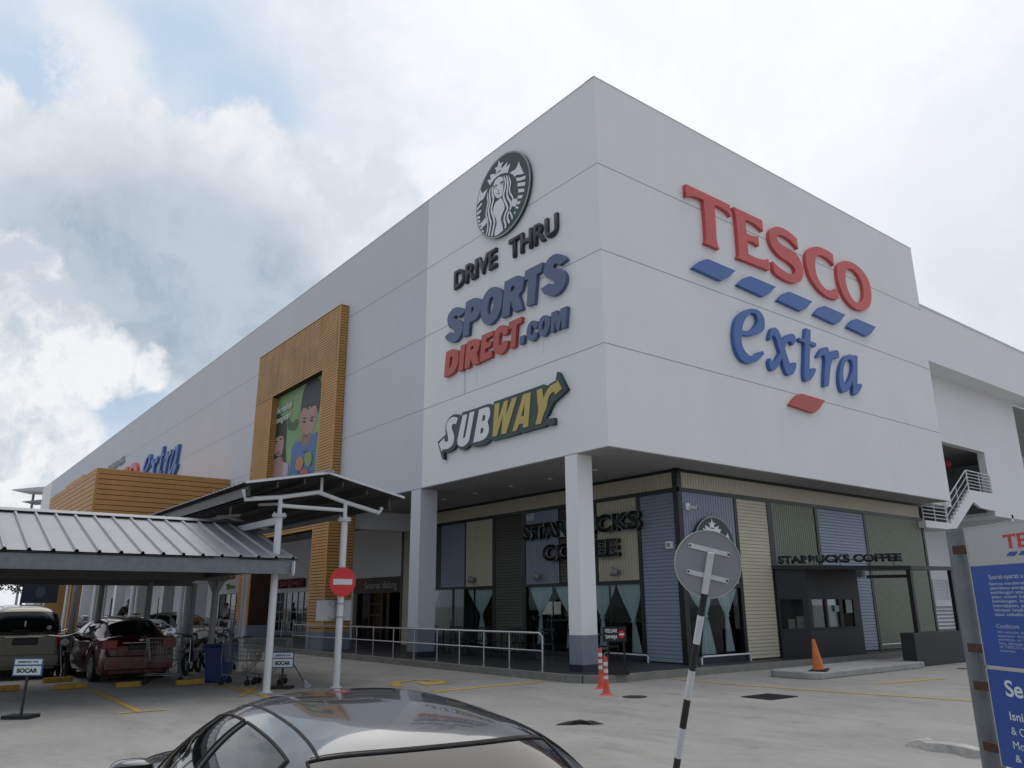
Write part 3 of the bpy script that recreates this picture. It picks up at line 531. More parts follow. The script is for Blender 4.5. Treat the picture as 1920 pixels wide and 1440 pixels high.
arc = [(-2.6, -3.9), (-3.2, -3.75), (-3.6, -3.4), (-3.75, -2.95), (-3.55, -2.6), (-3.1, -2.55), (-2.85, -2.8)]
addm(strip(arc, 0.24, 0.007)); addm(MB().add([(-2.5, -3.35, .0085), (-3.3, -3.15, .0085), (-2.55, -2.55, .0085)], [(0, 1, 2)]))
struct(mk.build('road_marking', M_yel))
def ground_cover(name, label, cat, poly, m, z=0.008, bars=None):
    mb = MB().prism(poly, xy, 0.001, z); o = mb.build(name, m); tag(o, label, cat); return o
t = thing('drain_grate', 'rectangular dark steel drain grate set in the apron, biggest of the ground covers', 'drain cover', (3.6, 0.3, 0))
MB().box(-0.33, -0.42, 0.001, 0.33, 0.42, 0.006).build('pit', mat('drain_dark', (0.012, 0.012, 0.014), 0.6), t)
mb = MB()
for k in range(14): mb.box(-0.33, -0.42 + k*0.0625, 0.004, 0.33, -0.42 + k*0.0625 + 0.022, 0.014)
mb.build('grating', mat('drain_steel', (0.04, 0.042, 0.05), 0.5, metal=0.5), t)
ring = [(1.97 + 0.22 * math.cos(a), -1.56 + 0.24 * math.sin(a)) for a in [i * math.pi / 12 for i in range(24)]]
ground_cover('manhole_cover', 'round dark manhole cover just right of the orange bollards', 'manhole', ring, mat('cast_iron', (0.035, 0.035, 0.035), 0.6, metal=0.4, var=0.2))
ring = [(3.05 + 0.16 * math.cos(a), 9.6 + 0.2 * math.sin(a)) for a in [i * math.pi / 8 for i in range(16)]]
ground_cover('manhole_cover', 'small dark manhole cover in the lane in front of the charcoal planter wall', 'manhole', ring, MATS['cast_iron'])
rag = MB(); rr = random.Random(3)
rp = [(3.72, -5.02), (3.86, -4.88), (3.9, -4.7), (4.05, -4.62), (4.1, -4.42), (3.96, -4.5), (3.9, -4.42), (3.82, -4.6), (3.74, -4.72), (3.66, -4.95)]
n = len(rp); rag.add([(x, y, 0.003) for x, y in rp] + [(3.88 + (x - 3.88) * 0.5, -4.7 + (y + 4.7) * 0.5, 0.035 + rr.random() * 0.03) for x, y in rp], [(i, (i+1) % n, n+(i+1) % n, n+i) for i in range(n)] + [tuple(range(n, 2*n))])
tag(rag.build('rag', M_rubber), 'flattened black rag lying on the open concrete apron', 'rag')

# ================================================================== BUILDING
ZB, ZT = 5.265, 15.446
JO = (7.835, 10.336, 12.807)
bld = thing('hypermarket_building', 'huge white and pale grey box-shaped store with its sharp corner toward the viewer', 'building')
MB().box(-8.39, 0, ZB, 0, 17.6, ZT).build('corner_block', M_white, bld)
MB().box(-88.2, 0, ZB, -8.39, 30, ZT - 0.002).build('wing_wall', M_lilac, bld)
MB().box(-94.9, 0, 0.17, -88.2, 30, ZT - 0.004).build('end_block', M_white, bld)
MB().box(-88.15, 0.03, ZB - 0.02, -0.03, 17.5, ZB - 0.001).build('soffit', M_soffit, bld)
mb = MB()
for z in JO:
    mb.box(-88.2, -0.004, z - 0.008, -8.39, 0.0, z + 0.008); mb.box(-8.388, -0.004, z - 0.008, 0, 0, z + 0.008); mb.box(0.0, 0.0, z - 0.011, 0.004, 17.6, z + 0.008)
mb.build('panel_joint', M_joint, bld)
mb = MB()
mb.box(-94.9, -0.012, ZT - 0.003, -0.001, 0.35, ZT + 0.02); mb.box(-0.35, -0.012, ZT - 0.001, 0.012, 17.61, ZT + 0.022)
mb.build('parapet_coping', mat('coping', (0.62, 0.63, 0.65), 0.6), bld)
# rain stain streaks under the red letters
mb = MB()
for u, z0, z1, w in ((-6.0, 7.9, 8.62, 0.014), (-6.07, 7.84, 8.6, 0.022), (-5.4, 8.0, 8.6, 0.01), (-2.3, 8.1, 8.5, 0.008)): mb.box(u, -0.003, z0, u + w, -0.001, z1)
mb.build('rain_stain', mat('stain', (0.42, 0.43, 0.44), 0.9, var=0.1), bld)

# columns along the arcade edge
def column(x0, w, dep, label_m, zt=ZB - 0.02, parent=bld):
    c = sub('column', parent)
    MB().box(x0, 0.0, 0.98, x0 + w, dep, zt).build('shaft', label_m, c)
    MB().box(x0 - 0.004, -0.004, 0.33, x0 + w + 0.004, dep + 0.004, 0.98).build('painted_band', M_grey, c)
    MB().box(x0 - 0.012, -0.012, 0.165, x0 + w + 0.012, dep + 0.012, 0.33).build('skirting', M_navytile, c)
column(-1.56, 0.44, 0.50, M_white)
column(-9.02, 0.58, 0.62, M_lilac)
for x in (-31.5, -37.7, -43.9, -50.1, -56.3, -62.5, -68.7): column(x, 0.6, 0.62, M_white)

# back walls of the arcade, entrance recess
mb = MB()
mb.box(-88.2, 5.0, 2.95, -15.86, 5.2, ZB); mb.box(-88.2, 5.0, 0.17, -22.6, 5.2, 2.95)
mb.box(-15.86, 3.75, 0.17, -15.7, 12, ZB)
mb.build('arcade_wall', M_white, bld)
MB().box(-88.2, 4.985, 0.17, -24.4, 5.0, 0.98).build('wall_dado', M_grey, bld)
MB().box(-15.0, 0.66, 4.55, -14.85, 3.7, ZB).build('bulkhead', M_white, bld)
MB().box(-22.6, 4.93, 2.25, -15.86, 4.995, 2.93).build('entrance_fascia', M_brown, bld)
text('welcome_lettering', 'Selamat datang', frame((0, 4.93, 0), (1, 0, 0), (0, -1, 0)), -21.4, 2.45, 0.30, mat('pale_lettering', (0.50, 0.46, 0.42), 0.7), bld, depth=0.02, width=3.0)
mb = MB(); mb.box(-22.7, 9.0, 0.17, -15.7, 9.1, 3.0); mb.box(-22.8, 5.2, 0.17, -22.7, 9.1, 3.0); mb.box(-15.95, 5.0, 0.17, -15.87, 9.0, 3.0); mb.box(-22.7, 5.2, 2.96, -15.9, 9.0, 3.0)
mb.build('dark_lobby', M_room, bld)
mb = MB(); mb.box(-22.6, 4.95, 0.17, -22.2, 5.3, 2.25); mb.box(-19.9, 5.0, 0.17, -19.82, 5.06, 2.25); mb.box(-21.1, 5.0, 0.17, -21.05, 5.06, 2.25)
mb.box(-19.25, 5.0, 0.17, -19.18, 5.06, 2.25)
for z in (0.75, 1.25, 1.75): mb.box(-21.05, 5.01, z, -19.9, 5.04, z + 0.025)
mb.build('door_frame', mat('dark_bronze', (0.035, 0.022, 0.016), 0.4, metal=0.3), bld)
MB().box(-22.2, 5.1, 0.17, -19.25, 5.12, 2.25).build('door_glass', M_glass, bld)
# shop windows set in the arcade wall
def shop_window(x0, x1, z0, z1, nx, nz, fm, label=None):
    w = sub('window', bld)
    MB().box(x0, 4.965, z0, x1, 4.98, z1).build('pane', M_glass, w)
    mb = MB()
    for k in range(nx + 1):
        x = x0 + (x1 - x0) * k / nx; mb.box(x - 0.025, 4.93, z0, x + 0.025, 4.965, z1)
    for k in range(nz + 1):
        z = z0 + (z1 - z0) * k / nz; mb.box(x0, 4.94, z - 0.02, x1, 4.964, z + 0.02)
    mb.build('frame', fm, w)
fmw = mat('white_window_frame', (0.42, 0.43, 0.44), 0.5); fmd = mat('dark_window_frame', (0.05, 0.05, 0.055), 0.5)
shop_window(-32.4, -27.6, 0.35, 2.45, 6, 4, fmw)
shop_window(-34.3, -33.5, 0.5, 2.35, 2, 4, fmd); shop_window(-42.2, -39.0, 0.17, 2.5, 3, 3, fmd); shop_window(-49.6, -45.5, 0.3, 2.5, 5, 4, fmw)
shop_window(-57.5, -54.5, 0.3, 2.45, 3, 4, fmd); shop_window(-64.5, -61.0, 0.17, 2.5, 3, 4, fmd); shop_window(-75, -70.5, 0.17, 2.6, 4, 3, fmd)
shop_window(-84, -78, 0.17, 2.6, 4, 3, fmd)
downl = mat('downlight_lens', (0.8, 0.8, 0.78), 0.3)
for x, y in ((-10.175, 1.987), (-8.232, 1.961), (-6.333, 1.964), (-4.484, 2.005), (-2.554, 1.978), (-13.833, 1.924)):
    d = MB().tube([(x, y, ZB - 0.045), (x, y, ZB - 0.018)], 0.075, 12).build('downlight', downl, bld)

# ---- right-hand wing: fascia, recessed stair wall
MB().box(-0.95, 17.6, 10.71, 0.0, 60, 12.98).build('right_fascia', M_white, bld)
MB().box(-0.96, 17.605, 12.98, 0.02, 60, 13.06).build('right_coping', MATS['coping'], bld)
mb = MB(); X = -0.95
mb.box(X - 0.3, 16.0, 7.95, X, 28.03, 10.709); mb.box(X - 0.3, 23.85, 5.36, X, 28.03, 7.95)
mb.box(X - 0.3, 16.0, 5.3, X, 19.86, 7.95)
mb.build('stair_wall', M_white, bld)
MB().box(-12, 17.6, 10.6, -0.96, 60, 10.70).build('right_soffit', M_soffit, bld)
mb = MB(); mb.box(-6, 28.0, 5.4, -1.26, 28.2, 10.6); mb.box(-6.2, 28.2, 0.17, -6, 60, 10.6); mb.box(-4.2, 17.65, 5.0, -4.0, 28.0, 10.6)
mb.build('inner_wall', M_white, bld)
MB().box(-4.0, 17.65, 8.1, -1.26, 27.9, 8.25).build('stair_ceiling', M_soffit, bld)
MB().box(-4.0, 19.9, 8.03, -1.3, 20.0, 8.095).build('ceiling_slot', M_black, bld)
mb = MB(); mb.box(-3.4, 16.2, 0.17, -3.2, 45, 5.3); mb.box(-3.2, 25.6, 0.17, -0.95, 25.8, 5.36)
mb.build('lower_wall', M_white, bld)
mb = MB(); mb.box(-3.2, 23.9, 5.2, X, 40, 5.36); mb.box(-3.2, 17.2, 4.36, X, 19.4, 4.6)
mb.build('landing_slab', M_white, bld)

# ---- stair
st = thing('staircase', 'white outdoor staircase climbing behind the café into the wall opening', 'staircase')
N_ST = 9; ya, za, yb, zb = 19.35, 4.62, 21.58, 6.1
prof = [(ya, za)]
for k in range(N_ST):
    y0 = ya + (yb - ya) * k / N_ST; z1 = za + (zb - za) * (k + 1) / N_ST
    prof += [(y0, z1 - 0.0), (ya + (yb - ya) * (k + 1) / N_ST, z1)]
low_ = [(23.86, 6.12), (23.86, 5.38), (22.3, 5.42), (21.65, 5.62), (19.6, 4.38), (17.2, 4.36), (17.2, 4.62)]
poly = [(ya, za)] + prof[1:] + low_
MB().prism(poly[::-1], lambda u, v, d: (d, u, v), X + 0.002, X + 0.12).build('stringer', M_white, st)
mb = MB()
for k in range(N_ST):
    y0 = ya + (yb - ya) * k / N_ST; z1 = za + (zb - za) * (k + 1) / N_ST
    mb.box(-2.6, y0, z1 - 0.18, X, y0 + 0.27, z1 - 0.01)
mb.box(-2.6, 21.58, 5.9, X, 23.8, 6.1); mb.build('tread', mat('step_grey', (0.20, 0.20, 0.205), 0.8), st)
def rail(name, P, par, h=0.82, nb=6, npost=3, r=0.018, posts=True):
    mb = MB()
    (xa, y0, z0), (xb, y1, z1) = P
    for k in range(nb):
        dz = h * (k + 1) / nb; mb.tube([(xa, y0, z0 + dz), (xb, y1, z1 + dz)], r * (1.5 if k == nb - 1 else 1), 6)
    for k in range(npost):
        t_ = k / (npost - 1); q = (xa + (xb - xa) * t_, y0 + (y1 - y0) * t_, z0 + (z1 - z0) * t_)
        mb.tube([q, (q[0], q[1], q[2] + h)], r * 1.3, 6)
    return mb.build(name, M_steelw, par)
rail('railing', ((X + 0.06, 21.55, 6.1), (X + 0.06, 23.8, 6.1)), st, npost=3)
rail('railing', ((X + 0.06, 19.2, 4.62), (X + 0.06, 21.5, 6.1)), st, nb=3, npost=3)
rail('railing', ((X + 0.06, 17.2, 4.62), (X + 0.06, 19.1, 4.62)), st, nb=6, npost=3)
rail('railing', ((-3.0, 21.8, 1.77), (-3.0, 24.2, 1.77)), st, nb=6, npost=3)
rail('railing', ((-3.0, 24.6, 2.0), (-3.0, 25.5, 2.7)), st, nb=3, npost=2)
MB().box(-3.1, 21.6, 1.52, -2.9, 24.2, 1.76).build('landing_edge', M_white, st)
MB().prism([(24.4, 1.4), (25.6, 1.9), (25.6, 2.5), (25.2, 2.5), (25.2, 2.3), (24.9, 2.3), (24.9, 2.1), (24.6, 2.1), (24.6, 1.9), (24.3, 1.9)], lambda u, v, d: (d, u, v), -3.1, -2.95).build('lower_stringer', M_white, st)
mb = MB()
for k in range(6): mb.add([(-2.95, 21.6, 0.62 + k*0.15), (-2.95, 24.0, 0.62 + k*0.15), (-3.12, 24.0, 0.74 + k*0.15), (-3.12, 21.6, 0.74 + k*0.15)], [(0, 1, 2, 3)])
mb.build('louvre', M_white, st)
# red hose reel / lamp on the wall in the opening
lan = thing('red_lantern', 'dark red round lantern hanging inside the upper wall opening over the stair', 'lantern', (-2.2, 22.4, 7.42))
mb = MB(); P_ = []
for i in range(9):
    a = math.pi * i / 8; P_.append((0.40 * math.sin(a), -0.30 * math.cos(a)))
for i in range(8):
    ring0 = [(P_[i][0] * math.cos(k*math.pi/6) * (1 + 0.06 * (k % 2)), P_[i][0] * math.sin(k*math.pi/6) * (1 + 0.06 * (k % 2)), P_[i][1]) for k in range(12)]
    ring1 = [(P_[i+1][0] * math.cos(k*math.pi/6) * (1 + 0.06 * (k % 2)), P_[i+1][0] * math.sin(k*math.pi/6) * (1 + 0.06 * (k % 2)), P_[i+1][1]) for k in range(12)]
    mb.add(ring0 + ring1, [(k, (k+1) % 12, 12+(k+1) % 12, 12+k) for k in range(12)], True)
mb.build('shade', mat('lantern_red', (0.20, 0.008, 0.012), 0.6), lan)
MB().tube([(0, 0, 0.28), (0, 0, 0.68)], 0.015, 6).build('cord', M_black, lan)
MB().tube([(0, 0, -0.45), (0, 0, -0.28)], 0.05, 8).build('tassel', MATS['lantern_red'], lan)

# ================================================================== SIDING HELPERS
def siding(name, F, u0, u1, v0, v1, pitch, parent, d=0.0, th=0.03, gap=0.22, m=None):
    mb = MB(); v = v0
    while v < v1 - 1e-4:
        w = min(v + pitch * (1 - gap), v1); fbox(mb, F, u0, u1, v, w, d, d + th); v += pitch
    return mb.build(name, m or M_orange, parent)
# ---- portal frame with the poster
por = thing('entrance_portal', 'tall timber-coloured slatted portal frame standing proud of the pale grey wall', 'portal')
PX0, PX1, PX2, PX3 = -23.2, -21.1, -15.75, -14.35
mb = MB()
mb.box(PX0 + .03, -0.325, 10.92, PX3 - .03, 0, 13.30); mb.box(PX0 + .03, -0.325, ZB, PX1 - .03, -0.001, 10.92); mb.box(-23.5, -0.325, 0.9, -22.0, -0.001, ZB); mb.box(PX2 + .03, -0.325, 0.9, PX3 - .03, -0.001, 10.92)
mb.box(PX1, -0.325, 4.5, PX2, -0.001, 5.6); mb.box(PX2 + .03, -0.001, 0.75, PX3 - .03, 0.72, ZB - .03)
mb.build('core', M_orangeg, por)
FP = frame((0, -0.325, 0), (1, 0, 0), (0, -1, 0))
siding('head_cladding', FP, PX0 + .06, PX3 - .06, 10.92, 13.28, 0.1125, por, m=M_orangeh)
siding('leg_cladding', FP, PX0 + .06, PX1 - .06, ZB, 10.9, 0.1125, por)
siding('leg_cladding', FP, -23.5, -22.0, 0.92, ZB - .05, 0.1125, por)
siding('leg_cladding', FP, PX2 + .06, PX3 - .06, 0.80, 10.9, 0.1125, por)
siding('lintel_cladding', FP, PX1, PX2, 4.52, 5.58, 0.1125, por)
FS = frame((PX3 - .03, 0, 0), (0, 1, 0), (1, 0, 0))
siding('side_cladding', FS, -0.31, -0.02, ZB + .02, 13.28, 0.1125, por)
siding('side_cladding', FS, -0.31, 0.70, 0.80, ZB - .04, 0.1125, por)
siding('reveal_cladding', frame((PX1 - .03, 0, 0), (0, 1, 0), (1, 0, 0)), -0.31, -0.03, 5.6, 10.9, 0.1125, por)
siding('lintel_side', frame((0, 0.03, 0), (1, 0, 0), (0, -1, 0)), PX1, PX2, 4.52, ZB - .04, 0.1125, por)
mb = MB()
for x in (PX0 + .03, PX1 - .03, PX2 + .03, PX3 - .03): fbox(mb, frame((0, -0.325, 0), (1, 0, 0), (0, -1, 0)), x - .035, x + .035, ZB if x < -20 else 0.8, 13.30 if x in (PX0 + .03, PX3 - .03) else 10.92, 0.0, 0.032)
fbox(mb, FS, -0.33, -0.30, 0.8, 13.3, 0.0, 0.03)
mb.box(PX0, -0.36, 13.30, PX3, -0.001, 13.335)
mb.build('corner_trim', M_orange, por)
MB().box(-22.0, -0.32, 0.17, -21.96, 0.62, ZB - .03).build('inner_side_panel', M_brown, por)
MB().box(PX2 + .02, -0.37, 0.165, PX3 - .0, 0.73, 0.80).build('base_plinth', M_grey, por)
MB().box(-23.52, -0.37, 0.165, -21.95, 0.64, 0.9).build('base_plinth', M_grey, por)
# poster
pst = thing('advertising_poster', 'green advertising poster of two smiling children set inside the slatted portal', 'poster')
MB().box(-21.12, -0.045, 5.6, -15.74, -0.02, 10.92).build('print', mat('poster_green', (0.20, 0.36, 0.15), 0.6, var=0.30, vscale=0.45), pst)
pc = dict(leaf_light=(0.20, 0.33, 0.13), leaf_dark=(0.035, 0.10, 0.05), leaf_a=(0.33, 0.27, 0.05), boy_shirt=(0.075, 0.15, 0.37), boy_neck=(0.27, 0.15, 0.12),
          boy_face=(0.40, 0.245, 0.20), boy_hair=(0.030, 0.032, 0.040), boy_eyes=(0.05, 0.035, 0.035), boy_mouth=(0.22, 0.08, 0.08),
          girl_hair=(0.028, 0.030, 0.036), girl_face=(0.42, 0.26, 0.23), girl_shirt=(0.46, 0.36, 0.46), girl_hands=(0.36, 0.22, 0.20), girl_eyes=(0.04, 0.03, 0.03), girl_mouth=(0.26, 0.08, 0.09),
          basket=(0.05, 0.05, 0.055), fruit_orange=(0.45, 0.20, 0.07), fruit_green=(0.22, 0.32, 0.08), fruit_red=(0.42, 0.11, 0.09))
for i, (k, c) in enumerate(pc.items()):
    lps = [smooth_loop(parse(s)) for s in G['poster_' + k]]
    d = 0.046 + i * 0.0016
    lps = [[(min(max(u, -21.1), -15.77), min(v, 10.9)) for u, v in l] for l in lps]
    for l_ in lps:
        glyph('picture_patch', None, FL, d, d + 0.0012, mat('print_' + k, c, 0.6, var=0.12, vscale=0.8), pst, loops=[l_])
text('slogan', 'Nikmatilah', FL, -21.6 + 0.25, 10.12, 0.30, M_swhite, pst, depth=0.004, width=1.95, d=0.08, bold=0.012)
text('slogan', 'Kesegaran', FL, -21.6 + 0.15, 9.68, 0.30, M_swhite, pst, depth=0.004, width=1.95, d=0.08, bold=0.012)

# ---- the large box canopy over the main entrance
bxc = thing('entrance_canopy', 'large boxy timber-coloured slatted entrance canopy jutting from the pale grey wall', 'canopy')
BX0, BX1, BY, BZ0, BZ1 = -40.1, -27.0, -6.12, 5.3, 7.88
MB().box(BX0 + .03, BY + .03, BZ0, BX1 - .03, -0.001, BZ1 - .02).build('core', M_orangeg, bxc)
siding('front_cladding', frame((0, BY + .03, 0), (1, 0, 0), (0, -1, 0)), BX0, BX1 - .1, BZ0, BZ1 - .08, 0.235, bxc, gap=0.13, th=0.025)
siding('side_cladding', frame((BX1 - .03, 0, 0), (0, 1, 0), (1, 0, 0)), BY + .1, -0.01, BZ0, BZ1 - .08, 0.235, bxc, gap=0.13, th=0.025)
mb = MB(); mb.box(BX1 - .1, BY - .005, BZ0, BX1 + .005, BY + .1, BZ1); mb.box(BX0, BY - .004, BZ1 - .08, BX1 - .1, -0.002, BZ1 + .01); mb.box(BX1 - .1, BY + .1, BZ1 - .08, BX1 + .004, -0.002, BZ1 + .01)
mb.box(-35.9, BY + 0.1, BZ1 + .01, -31.0, BY + 1.6, BZ1 + .22)
mb.build('trim', M_orange, bxc)
MB().box(-30.7, BY + .05, 0.0, -29.6, BY + .5, BZ0).build('support_pier', M_orange, bxc)
MB().box(-40.0, BY + .1, 0.0, -38.6, BY + 1.6, BZ0).build('support_pier', M_orange, bxc)

# ================================================================== CAFE SHOPFRONT
cafe = thing('cafe_shopfront', 'café shopfront clad in cream, blue-grey and green ribbed panels under the corner block', 'café front')
YF, XF = 3.67, -1.12
FCL = frame((0, YF, 0), (1, 0, 0), (0, -1, 0)); FCR = frame((XF, 0, 0), (0, 1, 0), (1, 0, 0))
Z0 = 0.19; ZP0, ZP1 = 2.32, 4.62
def pan(F, a, b, z0, z1, m, vert): corrugated('cladding_panel', F, a, b, z0, z1, 0.112 if vert else 0.098, 0.022 if vert else 0.02, m, cafe, vert)
pan(FCL, -15.7, -1.22, 4.73, 5.16, M_cream, True); pan(FCR, 3.78, 17.4, 4.73, 5.16, M_cream, True)
pan(FCL, -15.7, -14.3, Z0, ZP1, M_cream, False)
pan(FCL, -14.25, -12.93, ZP0, ZP1, M_olive, False); pan(FCL, -12.88, -11.26, ZP0, ZP1, M_bluec, False)
pan(FCL, -11.2, -9.55, ZP0, ZP1, M_cream, True); pan(FCL, -9.4, -7.88, Z0, ZP1, M_olive, False)
pan(FCL, -7.70, -6.03, ZP0, ZP1, M_bluec, True); pan(FCL, -6.0, -4.32, ZP0, ZP1, M_olive, False)
pan(FCL, -4.28, -2.64, ZP0, ZP1, M_cream, True); pan(FCL, -2.5, -1.24, Z0, ZP1, M_bluec, False)
pan(FCR, 3.80, 6.07, 2.2, ZP1, M_bluec, True); pan(FCR, 6.2, 7.67, Z0, ZP1, M_cream, False)
pan(FCR, 7.92, 10.24, 2.3, ZP1, M_green, True); pan(FCR, 10.39, 13.22, Z0, ZP1, M_bluec, False); pan(FCR, 13.4, 17.4, Z0, ZP1, M_green, True)
mb = MB()
for F, a, b in ((FCL, -15.85, -1.0), (FCR, 3.55, 17.55)):
    fbox(mb, F, a, b, 5.16, 5.24, -0.05, 0.05 if F is FCL else 0.048); fbox(mb, F, a, b, 4.62, 4.73, -0.05, 0.045 if F is FCL else 0.043)
for a, b in ((-15.85, -15.7), (-14.3, -14.25), (-12.93, -12.88), (-11.26, -11.2), (-9.55, -9.4), (-7.88, -7.70), (-6.03, -6.0), (-4.32, -4.28), (-2.64, -2.5)):
    full = a in (-15.85, -14.3, -9.55, -7.88, -2.64)
    fbox(mb, FCL, a, b, Z0 if full else 2.32, 4.62, -0.02, 0.035)
for a, b in ((-14.25, -9.55), (-7.70, -2.64)): fbox(mb, FCL, a, b, 2.24, 2.32, -0.02, 0.04)
for a, b in ((6.07, 6.2), (7.67, 7.92), (13.22, 13.4), (17.4, 17.55)): fbox(mb, FCR, a, b, Z0, 4.62, -0.02, 0.035)
fbox(mb, FCR, 10.24, 10.39, Z0, 4.62, -0.02, 0.035); fbox(mb, FCR, 3.80, 6.07, 2.1, 2.2, -0.02, 0.04)
mb.box(-1.24, 3.61, Z0, -1.06, 3.79, 5.245)
mb.build('frame', M_trim, cafe)
mb = MB(); fbox(mb, FCL, -14.25, -9.55, 0.17, 0.30, -0.1, 0.02); fbox(mb, FCL, -7.7, -2.64, 0.17, 0.30, -0.1, 0.02); fbox(mb, FCR, 3.8, 6.07, 0.17, 0.34, -0.1, 0.02)
mb.build('sill', M_navytile, cafe)
# see-through dark glass
gm = bpy.data.materials.new('clear_dark_glass'); gm.use_nodes = True; gt = gm.node_tree; gt.nodes.remove(gt.nodes['Principled BSDF'])
go = gt.nodes['Material Output']; tr_ = gt.nodes.new('ShaderNodeBsdfTransparent'); tr_.inputs[0].default_value = (0.80, 0.85, 0.85, 1)
gl_ = gt.nodes.new('ShaderNodeBsdfGlossy'); gl_.inputs['Roughness'].default_value = 0.02; gl_.inputs[0].default_value = (0.9, 0.92, 0.95, 1)
fr_ = gt.nodes.new('ShaderNodeFresnel'); fr_.inputs[0].default_value = 1.16; mx_ = gt.nodes.new('ShaderNodeMixShader')
gt.links.new(fr_.outputs[0], mx_.inputs[0]); gt.links.new(tr_.outputs[0], mx_.inputs[1]); gt.links.new(gl_.outputs[0], mx_.inputs[2]); gt.links.new(mx_.outputs[0], go.inputs[0])
def cafe_window(F, a, b, z0, z1, nm):
    w = sub('window', cafe); mb = MB(); fbox(mb, F, a, b, z0, z1, -0.03, -0.024); mb.build('pane', gm, w)
    mb = MB()
    for k in range(nm + 1):
        u = a + (b - a) * k / nm; fbox(mb, F, u - 0.02, u + 0.02, z0, z1, -0.06, -0.031)
    mb.build('mullion', M_trim, w)
cafe_window(FCL, -14.25, -9.55, 0.30, 2.24, 4); cafe_window(FCL, -7.7, -2.64, 0.30, 2.24, 4); cafe_window(FCR, 3.8, 6.07, 0.34, 2.1, 1)
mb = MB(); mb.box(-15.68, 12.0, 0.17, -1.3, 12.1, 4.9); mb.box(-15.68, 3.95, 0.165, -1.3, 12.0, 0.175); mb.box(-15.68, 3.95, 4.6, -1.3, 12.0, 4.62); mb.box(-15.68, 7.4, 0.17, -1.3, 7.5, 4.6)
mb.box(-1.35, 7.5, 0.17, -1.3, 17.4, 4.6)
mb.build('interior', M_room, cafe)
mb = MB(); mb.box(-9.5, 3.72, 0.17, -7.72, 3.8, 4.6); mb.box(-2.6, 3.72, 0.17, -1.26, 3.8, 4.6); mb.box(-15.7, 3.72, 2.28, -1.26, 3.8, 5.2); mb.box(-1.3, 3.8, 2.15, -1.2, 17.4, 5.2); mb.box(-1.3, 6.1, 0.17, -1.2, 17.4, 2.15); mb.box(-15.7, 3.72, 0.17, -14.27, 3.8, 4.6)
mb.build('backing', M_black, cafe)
# booth with the serving window
bt = sub('drive_thru_booth', cafe)
BP = [(-1.10, 7.77), (-0.40, 8.25), (-0.40, 11.10), (-1.10, 11.10)]
MB().prism(BP, xy, 0.17, 0.96).build('lower_wall', M_charc, bt)
MB().prism(BP, xy, 1.78, 2.64).build('upper_wall', M_charc, bt)
for q in ((-0.46, 8.30, 8.42), (-0.46, 10.7, 11.1), (-0.45, 9.15, 9.25), (-0.45, 9.9, 10.05)): MB().box(q[0], q[1], 0.96, -0.40, q[2], 1.78).build('window_post', M_charc, bt)
MB().prism([(-0.52, 8.17), (-0.40, 8.25), (-0.40, 8.299), (-0.56, 8.299)], xy, 0.96, 1.78).build('window_post', M_charc, bt)
MB().prism([(-1.1, 7.77), (-1.06, 7.80), (-1.06, 8.0), (-1.1, 8.0)], xy, 0.96, 1.78).build('window_post', M_charc, bt)
mb = MB(); mb.prism([(-1.09, 7.800), (-0.44, 8.245), (-0.445, 8.255), (-1.09, 7.812)], xy, 0.97, 1.775); mb.box(-0.448, 8.28, 0.97, -0.441, 11.08, 1.775); mb.build('window_glass', gm, bt)
MB().box(-0.435, 8.3, 0.955, -0.37, 11.0, 0.985).build('counter', M_charc, bt)
mb = MB(); mb.box(-0.404, 10.25, 1.38, -0.395, 10.6, 1.76); mb.box(-0.404, 9.62, 1.42, -0.396, 9.86, 1.6)
mb.build('notice', mat('notice_paper', (0.30, 0.38, 0.36), 0.7), bt)
bx = mat('cardboard', (0.36, 0.32, 0.25), 0.8)
# ---- awning slab and posts
aw = sub('drive_thru_awning', cafe)
sl = MB(); ap = [(-1.10, 7.64, 2.755), (2.05, 9.6, 2.66), (2.05, 12.35, 2.70), (-1.10, 12.35, 2.80)]
sl.add([(x, y, z - 0.11) for x, y, z in ap] + ap, [(3, 2, 1, 0), (4, 5, 6, 7)] + [(i, (i+1) % 4, 4+(i+1) % 4, 4+i) for i in range(4)])
sl.build('slab', M_black, aw)
MB().box(1.86, 9.66, 0.86, 1.98, 9.78, 2.56).build('post', M_black, aw); MB().box(1.88, 12.15, 0.86, 1.98, 12.25, 2.6).build('post', M_black, aw)
pl = MB().box(1.64, 9.28, 0.0, 2.03, 14.5, 0.87).build('planter_wall', M_charc); bevel(pl, 0.01); tag(pl, 'low charcoal wall carrying the awning posts beside the drive-thru lane', 'wall')
cb = thing('camera_bar', 'black bar with a small grey box under the flat awning of the café', 'fixture', (0.2, 10.2, 2.42))
MB().bar((0.2, 0, 0), (1.2, 0.62, 0), 0.08, 0.09).build('bar', M_black, cb); MB().box(-0.05, -0.1, -0.02, 0.12, 0.08, 0.17).build('box', M_alu, cb)
